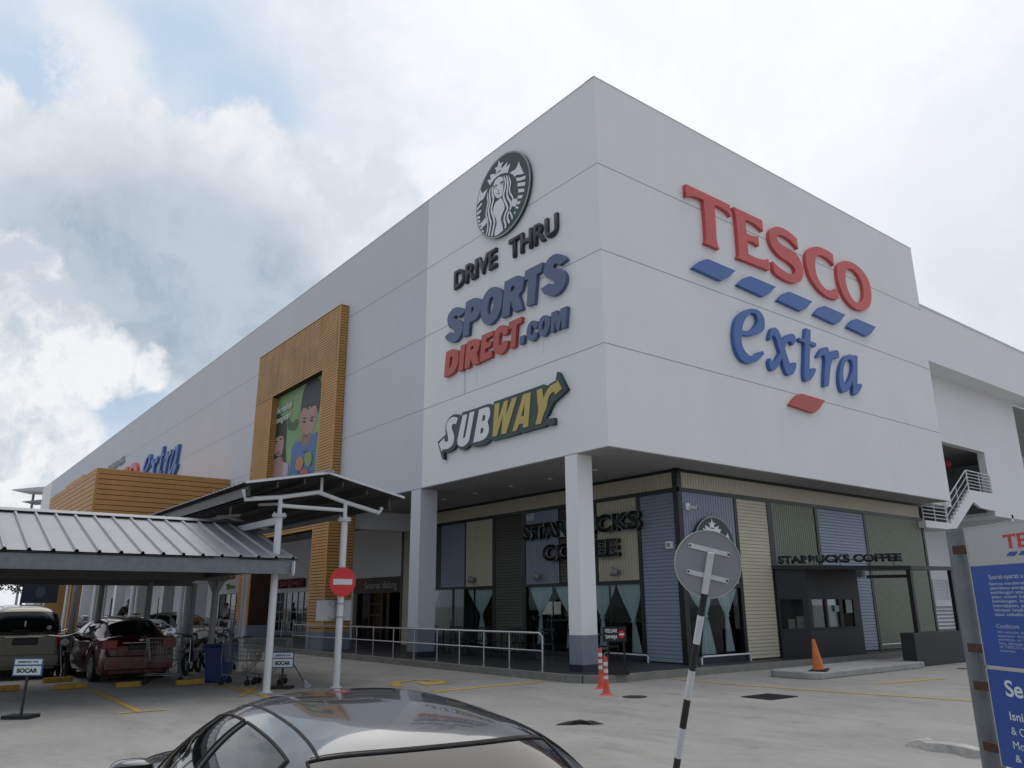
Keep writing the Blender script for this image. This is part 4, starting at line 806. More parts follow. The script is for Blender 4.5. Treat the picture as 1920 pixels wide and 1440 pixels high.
# lettering on the cafe
def outlined(txt, F, u, v, cap, width, d, th, par, bold=0.02):
    t1 = text('letter_back', txt, F, u, v, cap, mat('letter_edge', (0.30, 0.35, 0.32), 0.5), par, depth=0.02, width=width, d=d + th - 0.022, bold=bold + 0.022)
    t2 = text('letter_face', txt, F, u, v, cap, M_black, par, depth=0.012, width=width, d=d + th - 0.001, bold=bold)
    t3 = text('letter_body', txt, F, u, v, cap, M_black, par, depth=th - 0.03, width=width, d=d, bold=bold)
sg = thing('cafe_lettering', 'two rows of large black raised capitals on the café wall behind the corner column', 'sign lettering')
outlined('STARBUCKS', FCL, -7.62, 3.74, 0.46, 5.22, 0.03, 0.17, sg, bold=0.035)
outlined('COFFEE', FCL, -6.62, 3.03, 0.46, 3.33, 0.03, 0.17, sg, bold=0.035)
text('small_letters', 'KAFE', FCL, -7.58, 4.36, 0.22, M_swhite, sg, depth=0.01, width=0.36, d=0.03, bold=0.02)
FAW = frame((-1.12 + 0.05 * 0.526, 7.64 - 0.05 * 0.85, 0), (0.85, 0.526, 0), (0.526, -0.85, 0))
sg2 = thing('awning_lettering', 'single row of small dark raised capitals standing on the flat black awning', 'sign lettering')
outlined('STARBUCKS COFFEE', FAW, 0.22, 2.80, 0.20, 3.3, -0.02, 0.08, sg2, bold=0.055)
mb = MB()
for u in (0.5, 1.2, 1.9, 2.6, 3.3): fbox(mb, FAW, u, u + 0.015, 2.68, 2.86, -0.04, -0.025)
fbox(mb, FAW, 0.2, 3.52, 2.86, 2.88, -0.045, -0.025); mb.build('support_frame', M_black, sg2)
# siren roundels
def roundel(F, cu_, cv_, r, label):
    t_ = thing('roundel_sign', label, 'round sign')
    n = 64; lp = [(cu_ + r * math.cos(2*math.pi*i/n), cv_ + r * math.sin(2*math.pi*i/n)) for i in range(n)]
    glyph('disc', None, F, 0.01, 0.115, M_sgreen, t_, loops=[lp])
    lpo = [(cu_ + r * 1.012 * math.cos(2*math.pi*i/n), cv_ + r * 1.012 * math.sin(2*math.pi*i/n)) for i in range(n)]
    lpi = [(cu_ + r * 0.975 * math.cos(2*math.pi*i/n), cv_ + r * 0.975 * math.sin(2*math.pi*i/n)) for i in range(n)]
    glyph('rim', None, F, 0.10, 0.118, mat('rim_grey', (0.28, 0.33, 0.33), 0.5), t_, loops=[lpo, lpi])
    def cl(p):
        h = math.hypot(*p); k = min(1, 0.965 / h) if h > 0 else 1
        return (cu_ + p[0] * k * r, cv_ + p[1] * k * r)
    allw = [[cl(p) for p in smooth_loop(parse(s))] for s in G['siren_white']]
    for l_ in allw: glyph('emblem_white', None, F, 0.112, 0.128, M_swhite, t_, loops=[l_])
    alld = [[cl(p) for p in smooth_loop(parse(s), 3)] for s in G['siren_dark']]
    for l_ in alld: glyph('emblem_dark', None, F, 0.127, 0.133, M_sgreen, t_, loops=[l_])
    wid = (26, 24, 18, 24, 24, 18, 20)
    me_all = MB()
    o_, U_, V_, N_ = F
    for w, s in zip(wid, G['siren_strands']):
        P_ = [(a, b, False) for a, b, c in parse(s)]
        q = []; n_ = len(P_)
        for i in range(n_ - 1):
            p0, p1, p2, p3 = P_[max(0, i-1)], P_[i], P_[i+1], P_[min(n_-1, i+2)]
            for j in range(5):
                t__ = j / 5
                q.append([0.5 * ((2*p1[c]) + (-p0[c] + p2[c]) * t__ + (2*p0[c] - 5*p1[c] + 4*p2[c] - p3[c]) * t__**2 + (-p0[c] + 3*p1[c] - 3*p2[c] + p3[c]) * t__**3) for c in (0, 1)])
        q.append(list(P_[-1][:2])); ww = w / 8 / 52 * 0.9
        Lf, Rt = [], []
        for i, p in enumerate(q):
            a = q[max(0, i-1)]; b = q[min(len(q)-1, i+1)]; dx, dy = b[0]-a[0], b[1]-a[1]; h = math.hypot(dx, dy) or 1
            k = ww * 0.60 * (0.45 + 0.55 * min(1, i / 5))
            Lf.append(cl((p[0] - dy/h*k, p[1] + dx/h*k))); Rt.append(cl((p[0] + dy/h*k, p[1] - dx/h*k)))
        vs = [o_ + U_*a[0] + V_*a[1] + N_*0.131 for a in Lf] + [o_ + U_*a[0] + V_*a[1] + N_*0.131 for a in Rt]
        m_ = len(Lf); me_all.add(vs, [(i, i+1, m_+i+1, m_+i) for i in range(m_-1)])
    me_all.build('emblem_hair', M_swhite, t_)
    return t_
roundel(FL, -3.98, 13.62, 1.34, 'large round dark green emblem sign high on the white corner wall')
roundel(frame((XF + 0.03, 0, 0), (0, 1, 0), (1, 0, 0)), 4.95, 3.10, 0.90, 'smaller round green emblem sign on the blue-grey panel, half behind the leaning disc')

# ================================================================== WALL SIGNS
def letters(name, label, keys, F, th, m, xf=None, cat='sign lettering'):
    t_ = thing(name, label, cat)
    for k in keys: glyph('letter', k, F, 0.0, th, m if not isinstance(m, dict) else m[k], t_, xf)
    return t_
t = letters('raised_lettering', 'huge red raised serif capitals on the white wall right of the corner', 'TESCO', FR, 0.13, M_red)
t = letters('raised_lettering', 'big blue raised lower-case script word under the blue dashes', ['e', 'x', 't', 'r', 'a'], FR, 0.13, M_blue)
for i in range(5):
    b_ = glyph('dash_sign', 'bar', FR, 0.0, 0.13, M_blue, None, xf=lambda u, v, i=i: (u + 2.018 * i, v))
    tag(b_, ['leftmost', 'second from the left', 'middle', 'second from the right', 'rightmost'][i] + ' of the five blue slanted dashes under the red capitals', 'sign dash', 'blue dashes under the red capitals')
b_ = glyph('dash_sign', 'bar', FR, 0.0, 0.13, M_redd, None, xf=lambda u, v: (u + 4.10, v - 3.34)); tag(b_, 'single red slanted dash below the blue lower-case word', 'sign dash')
letters('raised_lettering', 'large slanted navy raised capitals below the charcoal line of lettering', ['s1', 'p', 'o', 'r1', 't1', 's2'], FL, 0.12, M_navy)
mm = {k: (M_redd if k in ('D', 'I', 'R', 'E2', 'C1', 'T2') else M_navy) for k in ['D', 'I', 'R', 'E2', 'C1', 'T2', 'dot', 'c2', 'o2', 'm']}
letters('raised_lettering', 'slanted brick red capitals ending in smaller navy letters, under the large navy word', list(mm), FL, 0.12, mm)
t = thing('raised_lettering', 'plain charcoal raised capitals directly below the round green emblem', 'sign lettering')
text('letters', 'DRIVE', FL, -6.60, 11.42, 0.60, M_dgrey, t, depth=0.09, width=2.28, bold=0.028)
text('letters', 'THRU', FL, -3.72, 11.40, 0.60, M_dgrey, t, depth=0.09, width=2.18, bold=0.028)
t = thing('arrow_logo_sign', 'dark green edged white and yellow lettering with arrow tips, lowest sign on the corner wall', 'sign')
glyph('backing', 'sub_back', FL, 0.0, 0.11, M_sgreen, t)
for k in ('sS', 'sU', 'sB'): glyph('letter', k, FL, 0.108, 0.125, M_swhite, t)
for k in ('sW', 'sA', 'sY'): glyph('letter', k, FL, 0.108, 0.125, M_syel, t)
text('trade_mark', 'TM', FL, -2.02, 6.27, 0.07, M_swhite, t, depth=0.004, d=0.112, width=0.16)
# the same pair of words far along the left facade
lx = lambda u, v: (-59.8 + (u - 3.38) * 1.27, 9.57 + (v - 11.62) * 1.27)
letters('raised_lettering', 'red capitals far along the pale grey wall, mostly hidden by the boxy canopy', 'TESCO', FL, 0.2, M_red, lx)
ex = lambda u, v: (-45.6 + (u - 4.92) * 1.27, 9.45 + (v - 8.28) * 1.25)
letters('raised_lettering', 'blue script word rising above the boxy slatted canopy on the far wall', ['e', 'x', 't', 'r', 'a'], FL, 0.2, M_blue, ex)
t = thing('raised_lettering', 'faint grey line of small letters high on the far end of the pale wall', 'sign lettering')
text('letters', 'PASARAYA', FL, -57.9, 12.35, 0.62, mat('grey_letters', (0.30, 0.31, 0.34), 0.6), t, depth=0.05, width=6.0, bold=0.02)
t = thing('shop_lettering', 'dark red block letters over the grid window behind the slatted pier', 'sign lettering')
text('letters', 'HUANZEHIUS', frame((0, 4.93, 0), (1, 0, 0), (0, -1, 0)), -32.3, 2.72, 0.42, mat('maroon_letters', (0.16, 0.012, 0.016), 0.5), t, depth=0.1, width=4.0, bold=0.07)
t = thing('shop_lettering', 'yellow block letters on the white wall left of the slatted portal leg', 'sign lettering')
text('letters', 'REDUMIX', frame((0, 4.93, 0), (1, 0, 0), (0, -1, 0)), -42.5, 3.46, 0.34, mat('amber_letters', (0.42, 0.26, 0.02), 0.5), t, depth=0.08, width=2.9, bold=0.05)
text('small_letters', 'Tree', frame((0, 4.93, 0), (1, 0, 0), (0, -1, 0)), -41.0, 2.80, 0.32, mat('lime_letters', (0.22, 0.25, 0.04), 0.5), t, depth=0.05, width=1.5, bold=0.05)
# ================================================================== COVERED WALKWAY (white steel, ridged roof)
def ribbed_slope(name, corners, pitch, h, m, parent, axis_len):
    """corners: (eave0, eave1, ridge1, ridge0); ribs run from eave to ridge"""
    e0, e1, r1, r0 = [Vector(c) for c in corners]
    n = (e1 - e0).cross(r0 - e0).normalized()
    if n.z < 0: n = -n
    L_ = (e1 - e0).length; mb = MB(); P = []; x = 0
    while x < L_:
        for fx, hh in ((0, 0), (0.78, 0), (0.84, 1), (0.93, 1), (0.99, 0)):
            if x + fx * pitch < L_: P.append(((x + fx * pitch) / L_, hh))
        x += pitch
    P.append((1, 0)); vs = []
    for t_, hh in P:
        vs.append(e0.lerp(e1, t_) + n * h * hh); vs.append(r0.lerp(r1, t_) + n * h * hh)
    mb.add(vs, [(2*i, 2*i+1, 2*i+3, 2*i+2) for i in range(len(P) - 1)])
    o = mb.build(name, m, parent)
    return o
cw = thing('walkway_canopy', 'white steel walkway canopy with low gable roof on slim poles beside the facade', 'canopy')
xe, xw = -3.05, -34.0; yr = -5.62
ribbed_slope('roof_sheet', ((xe, -3.72, 4.10), (xw, -3.72, 4.10), (xw, yr, 4.50), (xe, yr, 4.50)), 0.25, 0.03, M_sheet, cw, 0)
ribbed_slope('roof_sheet', ((xe, -7.42, 4.13), (xw, -7.42, 4.13), (xw, yr, 4.50), (xe, yr, 4.50)), 0.25, 0.03, M_sheet, cw, 0)
mb = MB()
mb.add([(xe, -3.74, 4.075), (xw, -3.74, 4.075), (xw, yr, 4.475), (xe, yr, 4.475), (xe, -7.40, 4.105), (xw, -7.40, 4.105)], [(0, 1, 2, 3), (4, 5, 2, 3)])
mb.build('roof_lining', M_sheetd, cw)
mb = MB(); mb.bar((xe, -3.7, 4.09), (xe, yr, 4.49), 0.02, 0.05); mb.bar((xe, -7.44, 4.12), (xe, yr, 4.49), 0.02, 0.05)
mb.build('verge_trim', M_steelw, cw)
MB().bar((xe + 0.03, yr, 4.53), (xw, yr, 4.53), 0.22, 0.05).build('ridge_cap', M_sheet, cw)
mb = MB(); mb.box(xw, -7.30, 3.86, -3.3, -7.24, 4.08); mb.box(xw, -7.30, 3.86, -3.3, -7.18, 3.875); mb.box(xw, -3.98, 3.86, -3.3, -3.92, 4.06)
for y in (-6.7, -6.1, -5.2, -4.6): mb.box(xw, y - 0.02, 4.10 + 0.0 + (0.36 - abs(y - yr) * 0.21) - 0.14, -3.2, y + 0.02, 4.10 + (0.36 - abs(y - yr) * 0.21) - 0.02)
mb.build('purlin', mat('purlin_grey', (0.07, 0.072, 0.075), 0.5, metal=0.3), cw)
def cframe(x, first):
    mb = MB()
    mb.tube([(x, -7.34, 4.02), (x, -7.30, 3.82), (x, -6.54, 3.92), (x, -5.66, 4.10)], 0.05, 10)
    mb.tube([(x, -5.70, 4.10), (x, -5.02, 3.92), (x, -4.16, 3.74), (x, -4.10, 3.86)], 0.05, 10)
    mb.tube([(x, -6.54, 3.74), (x, -5.02, 3.74)], 0.045, 10)
    mb.tube([(x, -5.62, 4.1), (x, -5.62, 4.42)], 0.035, 8)
    mb.build('truss', M_steelw, cw)
    for y in (-6.54, -5.02):
        p = MB(); p.tube([(x, y, 0.0), (x, y, 3.52)], 0.075, 14); p.tube([(x, y, 3.54), (x, y, 3.95)], 0.045, 12)
        p.tube([(x, y, 3.50), (x, y, 3.525)], 0.15, 14); p.tube([(x, y, 3.535), (x, y, 3.56)], 0.15, 14)
        for a in (0, 90, 180, 270): p.tube([(x + 0.11 * math.cos(R(a)), y + 0.11 * math.sin(R(a)), 3.47), (x + 0.11 * math.cos(R(a)), y + 0.11 * math.sin(R(a)), 3.60)], 0.012, 6)
        p.tube([(x, y, 0.0), (x, y, 0.02)], 0.13, 14)
        p.build('pole', M_steelw, cw)
for k, x in enumerate((-3.4, -9.4, -15.4, -21.4, -27.4, -33.4)): cframe(x, k == 0)
for y in (-6.54,): MB().bar((-3.45, y, 3.42), (xw, y, 3.42), 0.12, 0.14).build('tie_beam', M_steelw, cw)
MB().bar((-3.45, -5.02, 3.62), (xw, -5.02, 3.62), 0.07, 0.10).build('tie_beam', M_steelg, cw)
for x in (-5.2, -8.2, -12):
    l_ = sub('tube_light', cw); MB().bar((x, -6.35, 3.95), (x, -5.75, 4.02), 0.10, 0.06).build('housing', M_steelw, l_)

# ================================================================== CARPORT
cp = thing('carport', 'long grey ribbed-roof carport over the parked cars at left', 'carport')
EX, EZ, RX, RZ, WX = -3.0, 2.62, -6.25, 3.60, -9.6
y0c, y1c = -26.0, -6.22
ribbed_slope('roof_sheet', ((EX, y0c, EZ), (EX, y1c, EZ), (RX, y1c, RZ), (RX, y0c, RZ)), 0.365, 0.045, M_sheet, cp, 0)
ribbed_slope('roof_sheet', ((WX, y0c, EZ), (WX, y1c, EZ), (RX, y1c, RZ), (RX, y0c, RZ)), 0.365, 0.045, M_sheet, cp, 0)
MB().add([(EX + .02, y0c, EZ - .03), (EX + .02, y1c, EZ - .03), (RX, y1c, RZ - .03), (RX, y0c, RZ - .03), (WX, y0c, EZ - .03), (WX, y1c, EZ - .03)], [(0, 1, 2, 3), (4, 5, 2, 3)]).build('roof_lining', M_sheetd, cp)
rc = MB(); rc.add([(RX + .22, y0c, RZ - .01), (RX + .22, y1c, RZ - .01), (RX, y1c, RZ + .07), (RX, y0c, RZ + .07), (RX - .22, y0c, RZ - .01), (RX - .22, y1c, RZ - .01)], [(0, 1, 2, 3), (3, 2, 5, 4)]); rc.build('ridge_cap', M_sheet, cp)
mb = MB(); mb.box(EX - .10, y0c, EZ - .31, EX - .03, y1c - .12, EZ - .045); mb.box(WX + .03, y0c, EZ - .31, WX + .10, y1c - .12, EZ - .045)
mb.box(EX - .10, y0c, EZ - .315, EX + .01, y1c - .12, EZ - .30)
mb.build('eave_beam', M_steelg, cp)
ea = MB(); ea.box(EX - .30, y1c - .12, EZ - .30, EX + .02, y1c - .10, EZ - .06); ea.tube([(EX + .0, y1c - .115, EZ - .28), (EX + .0, y1c - .085, EZ - .28)], 0.075, 12); ea.box(EX - 0.075, y1c - .112, EZ - .28, EX + 0.075, y1c - .088, EZ - .06)
ea.build('end_plate', M_steelw, cp)
mb = MB()
for x in (-4.2, -5.4, -7.2, -8.4):
    z = EZ + (RZ - EZ) * ((EX - x) / (EX - RX) if x > RX else (x - WX) / (RX - WX)); mb.box(x - .03, y0c, z - .20, x + .03, y1c - .2, z - .05)
mb.build('purlin', MATS['purlin_grey'], cp)
mb = MB()
for y in (-7.0, -11.5, -16.0, -20.5, -25.0):
    mb.bar((EX - .1, y, EZ - .20), (RX, y, RZ - .28), 0.10, 0.16); mb.bar((WX + .1, y, EZ - .20), (RX, y, RZ - .28), 0.10, 0.16)
    mb.bar((EX - 0.2, y, 2.40), (WX + .2, y, 2.40), 0.10, 0.14)
mb.build('rafter', MATS['purlin_grey'], cp)
mb = MB(); mb.box(-6.56, y0c, 2.26, -6.38, y1c - .3, 2.46); mb.box(-9.3, y0c, 2.20, -9.15, y1c - .3, 2.36)
mb.build('spine_beam', mat('beam_taupe', (0.10, 0.096, 0.09), 0.6), cp)
def cpost(x, y, m, brk=True):
    c = sub('column', cp)
    MB().tube([(x, y, 0), (x, y, 2.28)], 0.075, 12).build('tube', m, c)
    if brk:
        b = MB()
        b.prism([(y - .22, 2.28), (y + .22, 2.28), (y + .07, 1.98), (y - .07, 1.98)], lambda u, v, d: (d, u, v), x - .012, x + .012)
        b.prism([(x - .22, 2.28), (x + .22, 2.28), (x + .07, 1.98), (x - .07, 1.98)], lambda u, v, d: (u, d, v), y - .012, y + .012)
        b.build('bracket', m, c)
M_pg = mat('weathered_pole_grey', (0.25, 0.25, 0.245), 0.6, var=0.12, vscale=6)
for x, y in ((-6.47, -6.75), (-6.47, -11.4), (-6.47, -16), (-9.2, -6.45), (-9.2, -7.55), (-9.6, -8.6), (-10.3, -9.05), (-9.3, -12.3)): cpost(x, y, M_pg, x > -9.1)
bn = thing('navy_banner', 'dark navy banner with a faint round mark hung under the carport roof', 'banner')
FB = frame((-13.45, -9.87, 0), (0.60, 0.77, 0), (0.77, -0.60, 0))
o_ = MB(); fbox(o_, FB, 0, 1.0, 1.80, 2.36, -0.01, 0.01); o_.build('cloth', mat('navy_cloth', (0.008, 0.014, 0.03), 0.8), bn)
glyph('round_mark', None, FB, 0.011, 0.014, mat('mark_grey', (0.045, 0.05, 0.07), 0.8), bn, loops=[[(0.52 + 0.15 * math.cos(a), 2.10 + 0.15 * math.sin(a)) for a in [i * math.pi / 12 for i in range(24)]]])
mb = MB(); fbox(mb, FB, 0.0, 0.03, 2.36, 2.9, -0.01, 0.01); fbox(mb, FB, 0.97, 1.0, 2.36, 2.9, -0.01, 0.01); mb.build('hanger', M_black, bn)

# concrete wheel stops painted yellow
ws0 = None
stops = [(-7.35, -10.66, 'under the gold people carrier, nearest the left frame edge'), (-7.0, -9.45, 'right of the left reserved-bay sign'), (-6.55, -8.35, 'below the tipped shopping trolley'), (-6.25, -7.2, 'rightmost, beside the blue bin'),
         (-9.2, -8.3, 'in the shade below the red saloon'), (-8.9, -9.4, 'in the shade between the gold and red cars')]
for x, y, w in stops:
    if ws0 is None:
        ws0 = thing('wheel_stop', 'x', 'wheel stop', group='yellow wheel stops of the parking bays')
        b = MB().prism([(-0.075, 0), (0.075, 0), (0.055, 0.11), (-0.055, 0.11)], lambda u, v, d: (u, d, v), -0.31, 0.31).build('block', M_stop, ws0); bevel(b, 0.012)
        mb = MB(); mb.tube([(0, -0.2, 0.108), (0, -0.2, 0.116)], 0.02, 8); mb.tube([(0, 0.2, 0.108), (0, 0.2, 0.116)], 0.02, 8); mb.build('bolt', M_steelg, ws0)
        o = ws0
    else: o = copy_tree(ws0)
    o.location = (x, y, 0.0); o.rotation_euler = (0, 0, R(8 if y < -9 else 4)); o['label'] = 'yellow concrete wheel stop ' + w

# ================================================================== RAILING along the walkway
rl = thing('walkway_railing', 'long stainless railing along the kerb in front of the café and entrance', 'railing')
posts = [(-2.02, -0.45), (-3.32, -0.43), (-4.4, -0.43), (-5.53, -0.43), (-6.64, -0.43), (-7.88, -0.43), (-9.11, -0.43), (-10.39, -0.43), (-11.54, -0.43), (-12.81, -0.43), (-14.1, -0.43), (-15.4, -0.43), (-16.7, -0.43)]
zt_ = 1.02
pt = [(-2.02, -0.45, 0.17), (-2.02, -0.45, zt_ - 0.10), (-2.05, -0.45, zt_ - 0.03), (-2.14, -0.45, zt_)]
MB().tube(pt + [(-16.7, -0.43, zt_), (-16.75, -0.43, zt_ - 0.05), (-16.75, -0.43, 0.17)], 0.026, 12).build('top_rail', M_inox, rl)
MB().tube([(-2.02, -0.45, 0.62), (-16.7, -0.43, 0.62)], 0.019, 10).build('mid_rail', M_inox, rl)
for x, y in posts[1:-1]:
    p = MB().tube([(x, y, 0.17), (x, y, zt_)], 0.019, 10); p.tube([(x, y, 0.168), (x, y, 0.19)], 0.04, 12); p.build('post', M_inox, rl)
mb = MB().tube([(-2.02, -0.45, 0.168), (-2.02, -0.45, 0.192)], 0.045, 12); mb.build('foot_flange', M_inox, rl)
rl2 = thing('walkway_railing', 'stainless railing further left seen between the carport poles', 'railing')
MB().tube([(-24.0, -0.43, 0.17), (-24.0, -0.43, 1.05), (-24.1, -0.43, 1.1), (-86, -0.43, 1.1)], 0.028, 8).build('top_rail', M_inox, rl2)
MB().tube([(-24.0, -0.43, 0.66), (-86, -0.43, 0.66)], 0.02, 8).build('mid_rail', M_inox, rl2)
for k in range(30): MB().tube([(-25.4 - k * 2.0, -0.43, 0.17), (-25.4 - k * 2.0, -0.43, 1.1)], 0.02, 6).build('post', M_inox, rl2)
# short stainless posts at the entrance
b0 = None
for i, (x, y, w) in enumerate([(-16.9, 0.6, 'nearest the slatted pier'), (-19.5, 1.4, 'second from the slatted pier'), (-25.4, 3.2, 'third from the slatted pier'), (-27.6, 3.5, 'fourth, beyond the shopping trolleys'), (-29.8, 3.6, 'furthest left of the row')]):
    if b0 is None:
        b0 = thing('steel_bollard', 'x', 'bollard', group='slim steel posts at the entrance'); MB().tube([(0, 0, 0), (0, 0, 0.86)], 0.028, 10).build('post', M_inox, b0)
        MB().tube([(0, 0, 0.86), (0, 0, 0.90)], 0.045, 10).build('cap', M_steelw, b0); o = b0
    else: o = copy_tree(b0)
    o.location = (x, y, 0.168); o['label'] = 'slim stainless post at the entrance, ' + w
# low bars in front of the cafe windows
for k, (P, lb) in enumerate([([(-3.9, 3.4), (-2.25, 3.4)], 'low white bar guard below the curtained window left of the café corner'), ([(-0.86, 3.9), (-0.86, 5.95)], 'low steel bar guard under the right-hand curtained window'), ([(-0.86, 12.95), (-0.86, 15.6)], 'low white bar guard at the foot of the far green panel')]):
    (a, b), (c, d) = P; t_ = thing('bar_guard', lb, 'guard rail', group='low bar guards on the café walkway')
    MB().tube([(a, b, 0.17), (a, b, 0.33), (a + (c - a) * .03, b + (d - b) * .03, 0.36), (c - (c - a) * .03, d - (d - b) * .03, 0.36), (c, d, 0.33), (c, d, 0.17)], 0.024, 8).build('tube', M_steelw, t_)

# ================================================================== CAFE FURNITURE, CURTAINS, LAMPS
def curtain(label, F, pts, hem, d=-0.09, parent=None):
    """gathered curtain: pts = (left top u, right top u, top z), tie = (u, z), hem = (u0, u1, z)"""
    (a, b, zt), (tu, tz) = pts; h0, h1, hz = hem
    mb = MB(); nu, nv = 36, 22; o, U, V, Nn = F; vs = []
    for j in range(nv + 1):
        t_ = j / nv; z = zt + (hz - zt) * t_
        tt = (zt - z) / (zt - tz)
        if tt < 1: k = tt ** 1.15; l_, r_ = a + (tu - 0.05 - a) * k, b + (tu + 0.05 - b) * k
        else: k = ((z - tz) / (hz - tz)) ** 0.8; l_, r_ = tu - 0.05 + (h0 - tu + 0.05) * k, tu + 0.05 + (h1 - tu - 0.05) * k
        for i in range(nu + 1):
            s_ = i / nu; w = math.sin(i * math.pi / 2 * 1.3 + math.sin(i * 1.7) * 1.3)
            vs.append(o + U * (l_ + (r_ - l_) * s_) + V * z + Nn * (d + 0.028 * w * (0.4 + 0.6 * min(1, (r_ - l_) / 0.5))))
    mb.add(vs, [(j*(nu+1)+i, j*(nu+1)+i+1, (j+1)*(nu+1)+i+1, (j+1)*(nu+1)+i) for j in range(nv) for i in range(nu)], True)
    t_ = thing('curtain', label, 'curtain', group='pale green tied-back café curtains')
    mb.build('cloth', M_curt, t_)
    tb = MB(); fbox(tb, F, tu - 0.07, tu + 0.07, tz - 0.02, tz + 0.02, d - 0.04, d + 0.045); tb.build('tie', M_curt, t_)
FCI = frame((0, YF + 0.12, 0), (1, 0, 0), (0, -1, 0)); FRI = frame((XF - 0.12, 0, 0), (0, 1, 0), (1, 0, 0))
curtain('tied-back pale green curtain, far left one beside the second column', FCI, ((-14.2, -12.95, 2.22), (-14.0, 1.3)), (-14.1, -13.7, 0.45), d=0.03)
curtain('tied-back pale green curtain below the cream panel left of the olive panel', FCI, ((-11.2, -9.6, 2.22), (-10.35, 1.36)), (-10.6, -10.0, 0.38), d=0.03)
curtain('tied-back pale green curtain beside the white drum lamp', FCI, ((-7.62, -6.42, 2.22), (-7.1, 1.36)), (-7.3, -6.95, 0.45), d=0.03)
curtain('pale green curtain mostly hidden behind the white corner column', FCI, ((-6.38, -5.2, 2.22), (-5.7, 1.36)), (-5.9, -5.5, 0.4), d=0.03)
curtain('tied-back pale green curtain just right of the corner column', FCI, ((-4.95, -3.70, 2.22), (-4.28, 1.30)), (-4.45, -4.1, 0.42), d=0.03)
curtain('tied-back pale green curtain at the right end of the window, next to the blue-grey panel', FCI, ((-3.66, -2.66, 2.22), (-3.05, 1.2)), (-3.15, -2.78, 0.38), d=0.03)
curtain('tied-back pale green curtain behind the black and white leaning pole', FRI, ((3.9, 5.0, 2.08), (4.6, 1.35)), (4.35, 4.95, 0.38), d=0.03)
curtain('tied-back pale green curtain at the right side of the window by the cream panel', FRI, ((5.06, 6.02, 2.08), (5.5, 1.35)), (5.38, 5.75, 0.42), d=0.03)
fl = thing('floor_lamp', 'white drum-shaded tripod floor lamp standing inside the café window', 'lamp', (-7.6, 4.6, 0.17))
ls = MB(); n = 24
ls.add([(0.34 * math.cos(2*math.pi*k/n), 0.34 * math.sin(2*math.pi*k/n), z) for z in (1.20, 1.60) for k in range(n)], [(k, (k+1) % n, n+(k+1) % n, n+k) for k in range(n)], True)
ls.build('lamp_shade', mat('lamp_linen', (0.75, 0.74, 0.68), 0.8, emis=((1, 0.95, 0.85), 0.10)), fl)
for a in (90, 210, 330): MB().tube([(0.04 * math.cos(R(a)), 0.04 * math.sin(R(a)), 1.3), (0.30 * math.cos(R(a)), 0.30 * math.sin(R(a)), 0)], 0.013, 6).build('leg', M_chrome, fl)
# tables and chairs on the dark terrace
def make_chair():
    t_ = thing('terrace_chair', 'black metal café chair in the shade behind the stainless railing', 'chair', group='black café chairs on the terrace')
    MB().box(-0.21, -0.21, 0.43, 0.21, 0.21, 0.46).build('seat', M_black, t_)
    mb = MB()
    for k in range(5): mb.bar((-0.16 + k*0.08, 0.20, 0.46), (-0.16 + k*0.08, 0.25, 0.84), 0.015, 0.015)
    mb.bar((-0.2, 0.25, 0.84), (0.2, 0.25, 0.84), 0.03, 0.04); mb.build('backrest', M_black, t_)
    for sx in (-1, 1):
        for sy in (-1, 1): MB().tube([(0.19*sx, 0.19*sy, 0.44), (0.22*sx, 0.22*sy, 0)], 0.012, 6).build('leg', M_black, t_)
    return t_
def make_table():
    t_ = thing('terrace_table', 'small dark square café table in the shade behind the stainless railing', 'table', group='dark café tables on the terrace')
    o = MB().box(-0.32, -0.32, 0.71, 0.32, 0.32, 0.74).build('table_top', mat('dark_wood', (0.05, 0.035, 0.028), 0.4), t_)
    MB().tube([(0, 0, 0.02), (0, 0, 0.71)], 0.03, 8).build('stem', M_black, t_); MB().tube([(0, 0, 0), (0, 0, 0.025)], 0.22, 16).build('foot', M_black, t_)
    return t_
ch0, tb0 = make_chair(), make_table(); fc = ft = True
for x, y in ((-9.9, 1.9), (-8.3, 1.8), (-6.6, 1.8), (-5.2, 1.9), (-3.1, 2.2)):
    o = tb0 if ft else copy_tree(tb0); ft = False; o.location = (x, y, 0.168)
    for dx, rz in ((-0.55, R(80)), (0.55, R(-95))):
        c = ch0 if fc else copy_tree(ch0); fc = False; c.location = (x + dx, y + random.uniform(-.1, .1), 0.168); c.rotation_euler = (0, 0, rz + random.uniform(-.3, .3))
# wall lamps, camera, speaker box
wl0 = None
for u, z, w in ((-10.55, 2.55, 'on the cream panel, leftmost'), (-6.9, 2.55, 'on the blue-grey ribbed panel, middle one'), (-3.4, 2.56, 'on the cream ribbed panel under the black capitals')):
    if wl0 is None:
        wl0 = thing('wall_lamp', 'x', 'wall lamp', group='round grey spotlights on the café wall')
        MB().box(-0.07, -0.06, -0.05, 0.07, 0.0, 0.05).build('bracket', M_alu, wl0); MB().tube([(-0.03, -0.08, -0.02), (-0.16, -0.2, 0.03)], 0.10, 14, r2=0.13).build('lamp_head', mat('lamp_grey', (0.28, 0.28, 0.27), 0.5), wl0); o = wl0
    else: o = copy_tree(wl0)
    o.location = (u, YF - 0.02, z); o['label'] = 'round grey spotlight ' + w
cc = thing('security_camera', 'small white security camera near the top of the blue-grey panel right of the corner post', 'camera', (XF + 0.03, 4.0, 4.22))
MB().box(0, -0.09, -0.09, 0.05, 0.07, 0.09).build('mount', M_swhite, cc); MB().tube([(0.08, 0.05, -0.02), (0.26, 0.12, -0.06)], 0.045, 12).build('camera_body', M_swhite, cc)
MB().tube([(0.255, 0.118, -0.058), (0.27, 0.124, -0.063)], 0.040, 12).build('lens_hood', M_black, cc)
